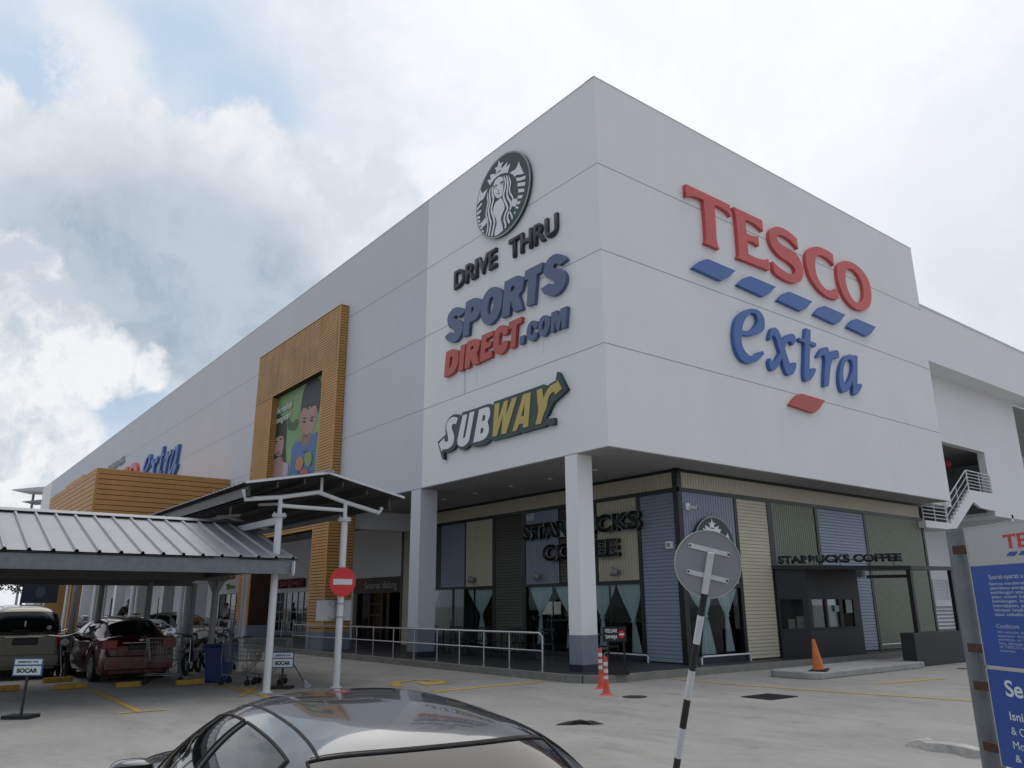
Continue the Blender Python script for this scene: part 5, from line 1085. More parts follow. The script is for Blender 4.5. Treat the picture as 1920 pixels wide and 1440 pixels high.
sb = thing('junction_box', 'small white square box on the blue-grey lapped panel left of the corner post', 'box', (-1.45, YF - 0.02, 3.2))
o = MB().box(-0.11, -0.10, -0.10, 0.11, 0, 0.10).build('case', M_swhite, sb); bevel(o, 0.01); MB().box(-0.07, -0.104, -0.05, 0.07, -0.1, 0.05).build('cover', M_alu, sb)
# boxes seen in the booth's side window are inside dark glass; carton stack stands on the counter ledge inside
cbx = None
for x, y, z, s_, w in ((-0.92, 8.12, 0.965, 1.0, 'lower left of three'), (-0.72, 8.30, 0.965, 1.3, 'biggest of three'), (-0.60, 8.52, 0.965, 0.75, 'small right one of three')):
    if cbx is None:
        cbx = thing('carton', 'x', 'carton', group='cartons in the serving booth'); MB().box(-0.09, -0.09, 0, 0.09, 0.09, 0.26).build('card', bx, cbx); MB().box(-0.091, -0.091, 0.12, 0.091, 0.091, 0.135).build('tape', mat('tape', (0.25, 0.2, 0.13), 0.4), cbx); o = cbx
    else: o = copy_tree(cbx)
    o.location = (x, y, z); o.rotation_euler = (0, 0, math.atan2(0.48, 0.72)); o.scale = (s_, s_, s_); o['label'] = 'pale carton inside the charcoal serving booth window, ' + w

# ================================================================== SIGNS ON POSTS
# no-entry sign on the canopy pole
ne = thing('no_entry_sign', 'round red no-entry sign with white bar on the right white canopy pole', 'traffic sign')
FN = frame((-3.30, -5.04, 0), (0, 1, 0), (1, 0, 0.0))
n = 48; lp = lambda r, cz: [(r * math.cos(2*math.pi*i/n), cz + r * math.sin(2*math.pi*i/n)) for i in range(n)]
glyph('plate', None, FN, 0.0, 0.006, M_signred, ne, loops=[lp(0.312, 2.175)])
glyph('white_bar', None, FN, 0.006, 0.009, mat('reflective_white', (0.62, 0.63, 0.66), 0.4), ne, loops=[[(-0.225, 2.115), (0.225, 2.115), (0.225, 2.235), (-0.225, 2.235)]])
mb = MB(); mb.box(-3.49, -5.14, 2.28, -3.30, -4.92, 2.31); mb.box(-3.49, -5.14, 2.02, -3.30, -4.92, 2.05); mb.build('clamp', M_alu, ne)
bp_ = thing('sign_back', 'grey rectangular back of a sign plate clamped below the red no-entry sign', 'traffic sign')
MB().box(-3.515, -5.53, 1.36, -3.505, -4.70, 1.80).build('plate', mat('plate_back_grey', (0.36, 0.37, 0.37), 0.5, var=0.06), bp_)
mb = MB(); mb.box(-3.505, -5.53, 1.36, -3.495, -5.52, 1.80); mb.box(-3.505, -4.71, 1.36, -3.495, -4.70, 1.80); mb.box(-3.505, -5.52, 1.36, -3.495, -4.71, 1.37); mb.box(-3.505, -5.52, 1.79, -3.495, -4.71, 1.80); mb.build('rim', M_alu, bp_)
mb = MB()
for z in (1.44, 1.72): mb.box(-3.505, -5.22, z - .03, -3.47, -4.84, z + .03); mb.tube([(-3.4 + 0.085*math.cos(a), -5.02 + 0.085*math.sin(a), z) for a in [R(-100 + 20*i) for i in range(11)]], 0.012, 6)
mb.build('clamp', M_alu, bp_)

# leaning black and white post with a round sign seen from behind
lp_ = thing('leaning_sign', 'round sign seen from behind on a leaning black and white striped post', 'traffic sign')
A = Vector((7.726, -7.054, 0.242)); B = Vector((8.318, -7.118, 2.03)); ax = (B - A).normalized()
base = A - ax * (0.242 / ax.z); top = B + ax * 0.07; Lp = (top - base).length
vz = lambda p: (p - base).dot(ax)
def atv(py):   # distance along the post for a height measured down the photo
    t_ = (1440 - py) / (1440 - 1043.0); return vz(A) + (vz(B) - vz(A)) * t_
marks = [(None, 1472), (1472, 1420), (1420, 1363), (1363, 1308), (1308, 1253), (1253, 1202), (1202, 1148), (1148, 1106), (1106, None)]
cols = ['w', 'b', 'w', 'b', 'w', 'b', 'w', 'b', 'w']
M_pw = mat('scuffed_white_paint', (0.62, 0.63, 0.64), 0.55, var=0.08, vscale=8, streak=0.35, streak_col=(0.2, 0.2, 0.2)); M_pb = mat('scuffed_black_paint', (0.018, 0.018, 0.02), 0.5, var=0.2, vscale=8)
for (a, b), c in zip(marks, cols):
    s0 = 0 if a is None else atv(a); s1 = Lp if b is None else atv(b)
    MB().tube([base + ax * s0, base + ax * s1], 0.031, 14).build('white_band' if c == 'w' else 'black_band', M_pw if c == 'w' else M_pb, lp_)
nf = Vector((-0.775, 0.622, 0.08)).normalized()
uu = Vector((0.622, 0.775, 0)).normalized(); vv = nf.cross(uu).normalized() * -1
if vv.z < 0: vv = -vv
Fd = (Vector((8.308, -7.117, 1.997)) + nf * 0.06, uu, vv, uu.cross(vv).normalized())
n = 64
glyph('disc', None, Fd, 0.0, 0.004, mat('sign_back_aluminium', (0.27, 0.28, 0.29), 0.5, metal=0.25, var=0.07, vscale=2), lp_, loops=[[(0.299 * math.cos(2*math.pi*i/n), 0.299 * math.sin(2*math.pi*i/n)) for i in range(n)]])
glyph('rim', None, Fd, -0.004, 0.014, mat('rim_cream', (0.42, 0.41, 0.36), 0.6), lp_, loops=[[(0.302 * math.cos(2*math.pi*i/n), 0.302 * math.sin(2*math.pi*i/n)) for i in range(n)], [(0.293 * math.cos(2*math.pi*i/n), 0.293 * math.sin(2*math.pi*i/n)) for i in range(n)]])
for zc_, xo, ln in ((0.125, 0.015, 0.19), (-0.105, -0.012, 0.19)):
    s_ = sub('bracket', lp_); mb = MB(); an = R(-14)
    c_ = Fd[0] + Fd[1] * xo + Fd[2] * zc_ + Fd[3] * 0.012
    dd = Fd[1] * math.cos(an) + Fd[2] * math.sin(an)
    mb.bar(c_ - dd * ln, c_ + dd * ln, 0.014, 0.042, up=Fd[3].cross(dd)); mb.build('strap', M_pw, s_)
    mb = MB()
    for e in (-1, 1): q = c_ + dd * ln * 0.93 * e; mb.tube([q, q + Fd[3] * 0.02], 0.009, 8)
    mb.build('bolt', M_rust, s_)

# reserved-bay signs
def bay_sign(label, P, u, zlo, zhi, w, base_p, h_):
    t_ = thing('reserved_sign', label, 'sign', (0, 0, 0), group='small blue-edged reserved signs on stands')
    u = Vector((*u, 0)).normalized(); nrm = Vector((u.y, -u.x, 0))
    F_ = (Vector((*P, 0)), u, Vector((0, 0, 1)), nrm)
    mb = MB(); fbox(mb, F_, 0, w, zlo, zhi, -0.015, 0); mb.build('board', mat('sign_blue_edge', (0.03, 0.09, 0.20), 0.4), t_)
    H = zhi - zlo; zm = zlo + H * 0.60
    mb = MB(); fbox(mb, F_, w*.045, w*.955, zm + .012, zhi - H*.07, 0, 0.004); fbox(mb, F_, w*.045, w*.955, zlo + H*.07, zm - .012, 0, 0.004); mb.build('white_panel', mat('panel_white', (0.62, 0.68, 0.70), 0.4), t_)
    text('heading', 'RESERVED FOR', F_, w*.16, zm + .012 + H*.09, H*.11, M_dgrey, t_, depth=0.002, width=w*.68, d=0.004, bold=0.03)
    text('name', 'SOCAR', F_, w*.15, zlo + H*.20, H*.22, M_dgrey, t_, depth=0.002, width=w*.70, d=0.004, bold=0.05)
    b = Vector((*base_p, 0)); c = Vector((*P, 0)) + u * w * 0.5
    MB().bar((b.x, b.y, 0.05), (c.x - nrm.x*.03, c.y - nrm.y*.03, zlo + 0.05), 0.035, 0.035).build('stand_post', M_black, t_)
    ob = MB(); fbox(ob, (b, u, Vector((0, 0, 1)), nrm), -0.22, 0.22, 0.0, 0.055, -0.16, 0.16); o_ = ob.build('stand_base', M_black, t_); bevel(o_, 0.01)
    return t_
bay_sign('blue-edged reserved sign on a black stand, left one in front of the gold people carrier', (-2.394, -11.112), (0.62, 0.78), 0.622, 0.893, 0.476, (-2.25, -10.92), 0.62)
bay_sign('blue-edged reserved sign right of the white pole, in front of the shopping trolleys', (-4.042, -6.215), (0.62, 0.78), 0.413, 0.74, 0.465, (-3.95, -5.99), 0.4)
mp_ = thing('mop', 'grey-headed mop leaning against the right reserved sign', 'mop')
MB().tube([(-3.83, -5.83, 0.50), (-3.79, -5.56, 0.10)], 0.011, 6).build('handle', M_black, mp_)
hd = MB(); hd.tube([(-3.79, -5.57, 0.16), (-3.785, -5.53, 0.06), (-3.78, -5.50, 0.0)], 0.03, 10, r2=0.11); hd.build('mop_head', mat('mop_grey', (0.30, 0.30, 0.34), 0.95, var=0.3, vscale=30), mp_)

# big parking-conditions board, right foreground
bs = thing('parking_notice_board', 'large blue and grey notice board on a galvanised post, cut off by the right edge', 'notice board')
FBs = frame((11.024, -8.384, 0), (0.865, -0.503, 0), (-0.503, -0.865, 0))
WB = 1.05; gz = ground_z(11.0, -8.4)
M_bb = mat('board_blue', (0.020, 0.070, 0.31), 0.35, var=0.04); M_bg = mat('board_grey', (0.40, 0.405, 0.41), 0.4, var=0.04); M_bt = mat('board_text_grey', (0.40, 0.47, 0.58), 0.5)
mb = MB(); fbox(mb, FBs, 0, WB, 1.836, 2.032, -0.018, 0); mb.build('header_panel', M_bg, bs)
mb = MB(); fbox(mb, FBs, 0, WB, 1.342, 1.834, -0.018, 0); mb.build('upper_panel', M_bb, bs)
mb = MB(); fbox(mb, FBs, 0, WB, 0.872, 1.324, -0.018, 0); mb.build('lower_panel', M_bb, bs)
mb = MB(); fbox(mb, FBs, -0.006, 0.0, 1.342, 2.036, -0.02, 0.002); fbox(mb, FBs, -0.006, 0.0, 0.868, 1.328, -0.02, 0.002); fbox(mb, FBs, 0, WB, 2.032, 2.037, -0.02, 0.002); fbox(mb, FBs, 0, WB, 1.336, 1.342, -0.02, 0.002); fbox(mb, FBs, 0, WB, 1.324, 1.330, -0.02, 0.002); mb.build('edge_trim', mat('trim_pale', (0.45, 0.44, 0.40), 0.5), bs)
sc_ = 0.066 / 1.67
hx = lambda u, v: (0.268 + (u - 3.38) * sc_, 1.910 + (v - 11.62) * sc_)
for k in 'TESCO': glyph('header_letter', k, FBs, 0.0, 0.002, mat('print_red', (0.50, 0.03, 0.03), 0.4), bs, hx)
for i in range(5): glyph('header_dash', 'bar', FBs, 0.0, 0.002, M_bb, bs, xf=lambda u, v, i=i: hx(u + 2.018 * i, v))
def bt_(s_, z, cap, w=None, bold=0.0, u=0.121, m=None): text('notice_text', s_, FBs, u, z, cap, m or M_bt, bs, depth=0.0, d=0.0012, width=w, bold=bold)
bt_('Syarat-syarat u', 1.766, 0.022, 0.235, 0.012)
for i, (s_, w) in enumerate([('Semua kenderaan', 0.262), ('dan/atau pengur', 0.262), ('kehilangan atau k', 0.262), ('atau untuk kece', 0.262), ('kehilangan, kero', 0.262), ('kewajipan, pen', 0.25), ('tempat letak ke', 0.25), ('atau sebaliknya', 0.25)]): bt_(s_, 1.736 - i * 0.0213, 0.0145, w, 0.014, u=0.119 + i * 0.0005)
bt_('Conditions', 1.527, 0.021, 0.152, 0.0)
for i, (s_, w) in enumerate([('All vehicles ente', 0.215), ('operator shall n', 0.212), ('contents, or for', 0.205), ('loss, damage or', 0.20), ('of TESCO and', 0.19), ('otherwise.', 0.105)]): bt_(s_, 1.503 - i * 0.0178, 0.012, w, 0.0, u=0.119)
bt_('Se', 1.206, 0.074, 0.115, 0.02, u=0.108, m=MATS['panel_white']); bt_('Isni', 1.096, 0.038, 0.088, 0.015, u=0.108, m=MATS['panel_white']); bt_('& C', 1.028, 0.036, 0.09, 0.0, u=0.102, m=MATS['panel_white'])
bt_('Mo', 0.964, 0.036, 0.075, 0.0, u=0.1, m=MATS['panel_white']); bt_('& I', 0.905, 0.034, 0.07, 0.0, u=0.1, m=MATS['panel_white'])
bt_('', 1, 1) if False else None
for u in (-0.195, WB + 0.195):
    q = FBs[0] + FBs[1] * u - FBs[3] * 0.10
    MB().tube([(q.x, q.y, gz - 0.05), (q.x, q.y, 2.05)], 0.055, 18).build('post', M_steelg, bs)
    s_ = -1 if u < 0 else 1
    for z in (1.93, 1.42, 1.233, 0.939):
        mb = MB(); a_, b_ = u - s_ * 0.048, u - s_ * 0.26; fbox(mb, FBs, min(a_, b_), max(a_, b_), z - 0.022, z + 0.022, -0.065, -0.02); mb.build('bracket', M_rust, bs)

# broken kerb chunk at right
ck = MB(); rr = random.Random(11); P_ = []
for i in range(9):
    t_ = i / 8; P_.append((7.72 + 1.25 * t_, -2.82 + 0.06 * math.sin(i * 2.1) - 0.25 * t_))
vs = []
for i, (x, y) in enumerate(P_):
    h = 0.085 + rr.uniform(-.02, .02) if 0 < i < 8 else 0.05; w = 0.13 + rr.uniform(-.02, .02)
    vs += [(x, y - w, 0), (x, y - w * 0.8, h), (x, y + w * 0.8, h), (x, y + w, 0)]
ck.add(vs, [(4*i+a, 4*i+b, 4*i+4+b, 4*i+4+a) for i in range(8) for a, b in ((0, 1), (1, 2), (2, 3))] + [(0, 1, 2, 3), (35, 34, 33, 32)])
o_ = ck.build('kerb_block', mat('chipped_white_kerb', (0.40, 0.39, 0.37), 0.9, var=0.35, vscale=5, bump=0.8, bscale=18)); tag(o_, 'broken whitewashed kerb block lying beside the galvanised board post', 'kerb block')

# ================================================================== BOLLARDS, CONE, STAND SIGN, BIN
fb0 = None
for x, y, h, w, rz in ((1.38, -1.71, 0.69, 'the nearer and shorter of the pair', 0.4), (0.45, -0.95, 0.79, 'the further and taller of the pair', 0.0)):
    t_ = thing('flexible_bollard', 'orange-red flexible bollard with white bands, ' + w, 'bollard', (x, y, 0), rz, group='orange-red flexible bollards')
    mb = MB(); mb.tube([(0, 0, 0.02), (0, 0, 0.10), (0, 0, 0.30)], 0.085, 14, r2=0.042); mb.tube([(0, 0, 0.30), (0, 0, h - 0.02)], 0.041, 14); mb.tube([(0, 0, h - 0.02), (0, 0, h)], 0.036, 14); mb.build('post', M_bollard, t_)
    mb = MB(); mb.tube([(0, 0, 0), (0, 0, 0.022)], 0.13, 18, r2=0.11); mb.build('base', M_bollard, t_)
    for k in range(3):
        z = h - 0.13 - k * 0.125; m2 = MB().tube([(0, 0, z - 0.035), (0, 0, z + 0.035)], 0.0435, 14); m2.build('reflective_band', mat('band_white', (0.66, 0.66, 0.68), 0.4, var=0.2, vscale=25), t_)
cn = thing('traffic_cone', 'faded orange traffic cone with black base on the end of the kerb island', 'traffic cone', (2.05, 4.5, 0.15), 0.3, rot=(R(3), R(-4), 0.3))
mb = MB(); mb.tube([(0, 0, 0.03), (0, 0, 0.70)], 0.135, 20, r2=0.035); mb.build('cone', M_orangep, cn)
o_ = MB().box(-0.20, -0.20, 0, 0.20, 0.20, 0.04).build('base', M_rubber, cn); bevel(o_, 0.015)
ks = thing('exit_only_sign', 'black stand sign with white words and a small red no-entry disc, on the walkway corner', 'sign')
u = Vector((0.60, 0.79, 0)).normalized(); nr = Vector((u.y, -u.x, 0)); FK = (Vector((-0.42, 0.06, 0)), u, Vector((0, 0, 1)), nr)
mb = MB(); fbox(mb, FK, -0.05, 0.48, 0.86, 1.18, -0.02, 0); mb.build('board', M_black, ks)
text('words', 'KELUAR', FK, 0.01, 1.055, 0.075, M_swhite, ks, depth=0.001, width=0.27, d=0.001, bold=0.02); text('words', 'SAHAJA', FK, 0.01, 0.925, 0.075, M_swhite, ks, depth=0.001, width=0.27, d=0.001, bold=0.02)
n = 28; glyph('red_disc', None, FK, 0.001, 0.004, M_signred, ks, loops=[[(0.375 + 0.065 * math.cos(2*math.pi*i/n), 1.015 + 0.085 * math.sin(2*math.pi*i/n)) for i in range(n)]])
mb = MB(); fbox(mb, FK, 0.322, 0.428, 1.0, 1.03, 0.004, 0.006); mb.build('white_bar', M_swhite, ks)
mb = MB(); fbox(mb, FK, 0.04, 0.08, 0.2, 0.9, -0.03, -0.005); fbox(mb, FK, 0.40, 0.44, 0.2, 0.9, -0.03, -0.005); mb.build('stand_post', M_black, ks)
mb = MB(); fbox(mb, FK, -0.02, 0.50, 0.168, 0.25, -0.16, 0.12); mb.build('stand_base', M_black, ks)
bi = thing('waste_bin', 'tall dark blue plastic bin standing between the poles beside the shopping trolleys', 'bin', (-6.42, -6.52, 0), R(50))
mb = MB(); mb.add([(sx * w, sy * w, z) for z, w in ((0.0, 0.22), (0.78, 0.285)) for sx, sy in ((-1, -1), (1, -1), (1, 1), (-1, 1))], [(3, 2, 1, 0), (4, 5, 6, 7)] + [(i, (i+1) % 4, 4+(i+1) % 4, 4+i) for i in range(4)]); o_ = mb.build('body', M_bluep, bi); bevel(o_, 0.04, 3)
mb = MB().box(-0.30, -0.30, 0.78, 0.30, 0.30, 0.84); o_ = mb.build('lid', M_bluep, bi); bevel(o_, 0.03, 3)

# ================================================================== SHOPPING TROLLEYS
M_wire = mat('trolley_chrome', (0.24, 0.25, 0.24), 0.35, metal=0.8, var=0.1)
def make_trolley():
    t_ = thing('shopping_trolley', 'x', 'shopping trolley', group='wire shopping trolleys')
    f0 = [(-0.28, 0.44), (0.28, 0.44)]
    # basket: top rim 0.56 wide at handle, 0.40 at nose; x forward
    def ring(z, b, fr, wb, wf): return [(b, -wb, z), (fr, -wf, z), (fr, wf, z), (b, wb, z)]
    tp, bt2 = ring(0.98, -0.36, 0.50, 0.28, 0.20), ring(0.50, -0.26, 0.40, 0.23, 0.16)
    mb = MB(); r_ = 0.004
    for q in (tp, bt2): mb.tube(q + [q[0]], 0.009, 6)
    for k in range(1, 5):
        t2 = k / 5; q = [tuple(Vector(a).lerp(Vector(b), t2)) for a, b in zip(bt2, tp)]; mb.tube(q + [q[0]], r_, 4, caps=False)
    for i in range(4):
        a0, a1, b0_, b1 = bt2[i], bt2[(i+1) % 4], tp[i], tp[(i+1) % 4]; nn = 14 if i % 2 == 0 else 9
        for k in range(nn + 1):
            t2 = k / nn; mb.tube([Vector(a0).lerp(Vector(a1), t2), Vector(b0_).lerp(Vector(b1), t2)], r_, 4, caps=False)
    for k in range(1, 8): t2 = k / 8; mb.tube([Vector(bt2[0]).lerp(Vector(bt2[1]), t2), Vector(bt2[3]).lerp(Vector(bt2[2]), t2)], r_, 4, caps=False)
    mb.build('basket', M_wire, t_)
    mb = MB()
    for s_ in (-1, 1):
        mb.tube([(-0.46, s_*0.26, 1.02), (-0.34, s_*0.26, 0.92), (-0.34, s_*0.25, 0.5), (-0.30, s_*0.25, 0.22), (0.44, s_*0.19, 0.17)], 0.012, 6)
        mb.tube([(0.38, s_*0.16, 0.5), (0.05, s_*0.21, 0.2)], 0.010, 6)
    mb.tube([(-0.30, -0.25, 0.22), (-0.30, 0.25, 0.22)], 0.01, 6); mb.tube([(0.42, -0.19, 0.17), (0.42, 0.19, 0.17)], 0.01, 6)
    mb.build('frame', M_wire, t_)
    MB().tube([(-0.46, -0.27, 1.02), (-0.46, 0.27, 1.02)], 0.016, 8).build('handle', M_black, t_)
    for x, y in ((-0.30, 0.24), (-0.30, -0.24), (0.40, 0.18), (0.40, -0.18)):
        w = MB(); w.tube([(x, y - 0.014, 0.065), (x, y + 0.014, 0.065)], 0.065, 14); w.bar((x, y, 0.07), (x, y, 0.2), 0.04, 0.02); w.build('wheel', M_rubber, t_)
    return t_
tr0 = make_trolley()
TR = [(-5.55, -6.35, 0.0, (0, 0, R(52)), 'right of the blue bin, behind the left white pole'), (-5.05, -5.95, 0.0, (0, 0, R(50)), 'nested in front of the other, right behind the right reserved sign'),
      (-6.55, -7.75, 0.02, (0, 0, R(70)), 'standing alone in front of the red saloon')]
for i, (x, y, z, rot, w) in enumerate(TR):
    o = tr0 if i == 0 else copy_tree(tr0); o.location = (x, y, z); o.rotation_euler = rot; o['label'] = 'wire shopping trolley ' + w
# ================================================================== VEHICLES
def lerp_tab(tab, x):
    if x <= tab[0][0]: return tab[0][1]
    for (a, va), (b, vb) in zip(tab[:-1], tab[1:]):
        if x <= b: return va + (vb - va) * (x - a) / (b - a)
    return tab[-1][1]
def smooth_tab(tab, x):
    """monotone-ish cubic through the table points"""
    n = len(tab)
    if x <= tab[0][0]: return tab[0][1]
    if x >= tab[-1][0]: return tab[-1][1]
    for i in range(n - 1):
        if x <= tab[i+1][0]:
            x0, y0 = tab[i]; x1, y1 = tab[i+1]; h = x1 - x0; t = (x - x0) / h
            m0 = (y1 - tab[i-1][1]) / (x1 - tab[i-1][0]) if i > 0 else (y1 - y0) / h
            m1 = (tab[i+2][1] - y0) / (tab[i+2][0] - x0) if i < n - 2 else (y1 - y0) / h
            return (2*t**3 - 3*t*t + 1)*y0 + (t**3 - 2*t*t + t)*h*m0 + (-2*t**3 + 3*t*t)*y1 + (t**3 - t*t)*h*m1
def make_car(name, label, paint, P, loc, rz, group=None, tilt=None):
    """P: tables along x for the body and greenhouse; returns the car with its parts"""
    c = thing(name, label, P.get('cat', 'car'), loc, rz, group)
    hi = P.get('hi', 1)
    x0, x1 = P['x0'], P['x1']; wh = P['wheels']; wr = P.get('wr', 0.315)
    # ---- lower body
    nx = 60 * hi; K = 20; mb = MB(); rows = []
    for i in range(nx + 1):
        x = x0 + (x1 - x0) * i / nx
        w = smooth_tab(P['w'], x); t = smooth_tab(P['top'], x); b = P.get('bot', 0.20)
        for wx in wh:
            d = abs(x - wx)
            if d < wr + 0.07: b = max(b, 0.02 + math.sqrt(max(0, (wr + 0.07)**2 - d*d)) + wr - 0.02)
        b = min(b, t - 0.12); h = t - b
        row = []
        for k in range(K + 1):
            a = k / K
            if a < 0.5:
                s_ = a / 0.5; z = b + h * (s_ * 0.86); yy = w * (0.955 + 0.045 * math.sin(math.pi * min(1, s_ * 1.1))) - 0.012 * (1 if s_ > 0.55 else 0) * math.sin((s_ - 0.55) * 6)
                if s_ < 0.06: yy *= 0.985
            else:
                s_ = (a - 0.5) / 0.5; th = s_ * math.pi / 2
                yy = w * 0.955 * (math.cos(th) ** 0.42 if s_ < 1 else 0); z = b + h * (0.86 + 0.14 * math.sin(th) ** 0.9)
            row.append((x, yy, z))
        rows.append([(p[0], -p[1], p[2]) for p in row] + [p for p in reversed(row[:-1])])
    m_ = len(rows[0]); vs = [p for r_ in rows for p in r_]
    fs = [(i*m_+k, i*m_+k+1, (i+1)*m_+k+1, (i+1)*m_+k) for i in range(nx) for k in range(m_ - 1)]
    mb.add(vs, fs, True)
    mb.add(rows[0], [tuple(range(m_))]); mb.add(rows[-1], [tuple(range(m_))[::-1]])
    body = mb.build('body', paint, c)
    MB().box(x0 + .15, -lerp_tab(P['w'], 0) + .12, 0.16, x1 - .15, lerp_tab(P['w'], 0) - .12, 0.45).build('underbody', M_rubber, c)
    # ---- greenhouse surface
    zb = P['belt']; gx0, gx1 = P['roof'][0][0], P['roof'][-1][0]
    pw, qw, tum = P.get('pw', 2.9), P.get('qw', 2.4), P.get('tum', 0.34)
    def surf(x, th, off=0.0):
        zc = smooth_tab(P['roof'], x); h = max(0.005, zc - zb); w = smooth_tab(P['gw'], x)
        ct, st_ = math.cos(th), math.sin(th)
        y = w * math.copysign(abs(ct) ** (2 / pw), ct); z = zb + h * abs(st_) ** (2 / qw)
        y *= 1 - tum * (z - zb)
        if off:
            e = 1e-3
            p0 = surf(x, th); px = Vector(surf(x + e, th)) - Vector(p0); pt_ = Vector(surf(x, th + e)) - Vector(p0)
            n_ = px.cross(pt_).normalized()
            if n_.z < 0 or (abs(n_.z) < .2 and n_.y * y < 0): n_ = -n_
            return tuple(Vector((x, y, z)) + n_ * off)
        return (x, y, z)
    def patch(f, name_, m, par, off, n1, n2, thick=0.0):
        """f(s,t) -> (x, theta)"""
        mb = MB(); vs = []
        for i in range(n1 + 1):
            for j in range(n2 + 1):
                x, th = f(i / n1, j / n2); vs.append(surf(x, th, off))
        mb.add(vs, [(i*(n2+1)+j, i*(n2+1)+j+1, (i+1)*(n2+1)+j+1, (i+1)*(n2+1)+j) for i in range(n1) for j in range(n2)], True)
        return mb.build(name_, m, par)
    TH0 = 0.02
    patch(lambda s, t: (gx0 + (gx1 - gx0) * s, TH0 + (math.pi - 2*TH0) * t), 'roof', paint, c, 0.0, 40 * hi, 40 * hi)
    def rubber(x_of, th_a, th_b, w_=0.008): pass
    # windows
    for kind, A in P['windows']:
        for sgn in (0, 1):
            if kind in ('windscreen', 'rear_window') and sgn: continue
            def f(s, t, A=A, sgn=sgn, kind=kind):
                if kind in ('windscreen', 'rear_window'):
                    xa, xb, tha = A; x = xa + (xb - xa) * s + (0.09 if xa > xb else -0.09) * math.sin(math.pi * t) * s * (1 if kind == 'rear_window' else 0.6)
                    return (x, tha + (math.pi - 2 * tha) * t)
                (xb0, xb1, xt0, xt1, t0, t1) = A
                th = t0 + (t1 - t0) * t; xx = (xb0 + (xt0 - xb0) * t) * (1 - s) + (xb1 + (xt1 - xb1) * t) * s
                return (xx, th if sgn == 0 else math.pi - th)
            win = patch(f, kind, P.get('glass', M_glass), c, 0.004, 10 * hi, 10 * hi)
            # rubber seal round the pane
            mb = MB(); loop = []
            N_ = 12 * hi
            for k in range(N_): loop.append((k / N_, 0.0))
            for k in range(N_): loop.append((1.0, k / N_))
            for k in range(N_): loop.append((1 - k / N_, 1.0))
            for k in range(N_): loop.append((0.0, 1 - k / N_))
            pts = [surf(*f(s, t), 0.004) for s, t in loop]; pts.append(pts[0])
            mb.tube(pts, P.get('seal', 0.009), 6, caps=False); mb.build('seal', M_rubber, win)
    # roof ditch mouldings
    for sgn in (0, 1):
        th0 = P.get('ditch', 1.12); mb = MB()
        xs = [P['ditch_x'][0] + (P['ditch_x'][1] - P['ditch_x'][0]) * k / 24 for k in range(25)]
        L1 = [surf(x, th0 if not sgn else math.pi - th0, 0.002) for x in xs]; L2 = [surf(x, th0 + P.get('ditch_w', 0.022) if not sgn else math.pi - th0 - P.get('ditch_w', 0.022), 0.003) for x in xs]
        n_ = len(xs); mb.add(L1 + L2, [(i, i+1, n_+i+1, n_+i) for i in range(n_ - 1)], True)
        mb.build('roof_moulding', M_rubber, c)
    # wheels
    for wx in wh:
        for s_ in (-1, 1):
            w_ = lerp_tab(P['w'], wx) - 0.02; q = sub('wheel', c)
            t_ = MB(); t_.tube([(wx, s_ * w_, wr), (wx, s_ * (w_ - 0.03), wr), (wx, s_ * (w_ - 0.2), wr)], wr, 28); t_.build('tyre', M_rubber, q)
            r_ = MB(); r_.tube([(wx, s_ * (w_ + 0.004), wr), (wx, s_ * (w_ - 0.02), wr)], 0.055, 12)
            for k in range(5): a = 2*math.pi*k/5; r_.bar((wx, s_ * (w_ + 0.002), wr), (wx + 0.2*math.cos(a), s_ * (w_ + 0.004), wr + 0.2*math.sin(a)), 0.05, 0.015, up=(0, 1, 0))
            r_.tube([(wx + (wr*0.66)*math.cos(a), s_ * (w_ + 0.004), wr + (wr*0.66)*math.sin(a)) for a in [2*math.pi*k/24 for k in range(25)]], 0.014, 6, caps=False)
            r_.build('rim', M_alu, q)
    for nm, m, (xa, ya, za, xb, yb_, zb_) in P.get('boxes', []):
        mbx = MB().box(xa, ya, za, xb, yb_, zb_); o_ = mbx.build(nm, m, c); bevel(o_, min(0.02, abs(xa - xb) * 0.3, abs(zb_ - za) * 0.3), 2)
        if P.get('mirror_box', True) and (ya > 0.05 or yb_ < -0.05):
            o_ = MB().box(xa, -ya, za, xb, -yb_, zb_).build(nm, m, c); bevel(o_, min(0.02, abs(xa - xb) * 0.3, abs(zb_ - za) * 0.3), 2)
    # door mirrors
    for s_ in (-1, 1):
        mx0, my0, mz0 = P['mirror']; q = sub('door_mirror', c)
        vs = []; nn = 12
        for i in range(nn + 1):
            a = math.pi * i / nn
            for k in range(nn * 2):
                b_ = 2 * math.pi * k / (nn * 2)
                e = lambda v, p_: math.copysign(abs(v) ** p_, v)
                vs.append((mx0 + 0.085 * e(math.sin(a), .7) * e(math.cos(b_), .7) + 0.02 * abs(math.cos(a)), s_ * (my0 + 0.115 * -e(math.cos(a), .75)), mz0 + 0.075 * e(math.sin(a), .7) * e(math.sin(b_), .7)))
        mb = MB().add(vs, [(i*nn*2+k, i*nn*2+(k+1) % (nn*2), (i+1)*nn*2+(k+1) % (nn*2), (i+1)*nn*2+k) for i in range(nn) for k in range(nn*2)], True)
        mb.build('mirror_shell', paint, q)
        MB().bar((mx0 + 0.01, s_ * (my0 - 0.10), mz0 - 0.05), (mx0 + 0.02, s_ * (my0 - 0.24), mz0 - 0.08), 0.06, 0.04).build('mirror_arm', M_rubber, q)
        MB().box(mx0 - 0.09, s_ * (my0 - 0.09), mz0 - 0.05, mx0 - 0.083, s_ * (my0 + 0.09), mz0 + 0.055).build('mirror_glass', M_glass, q)
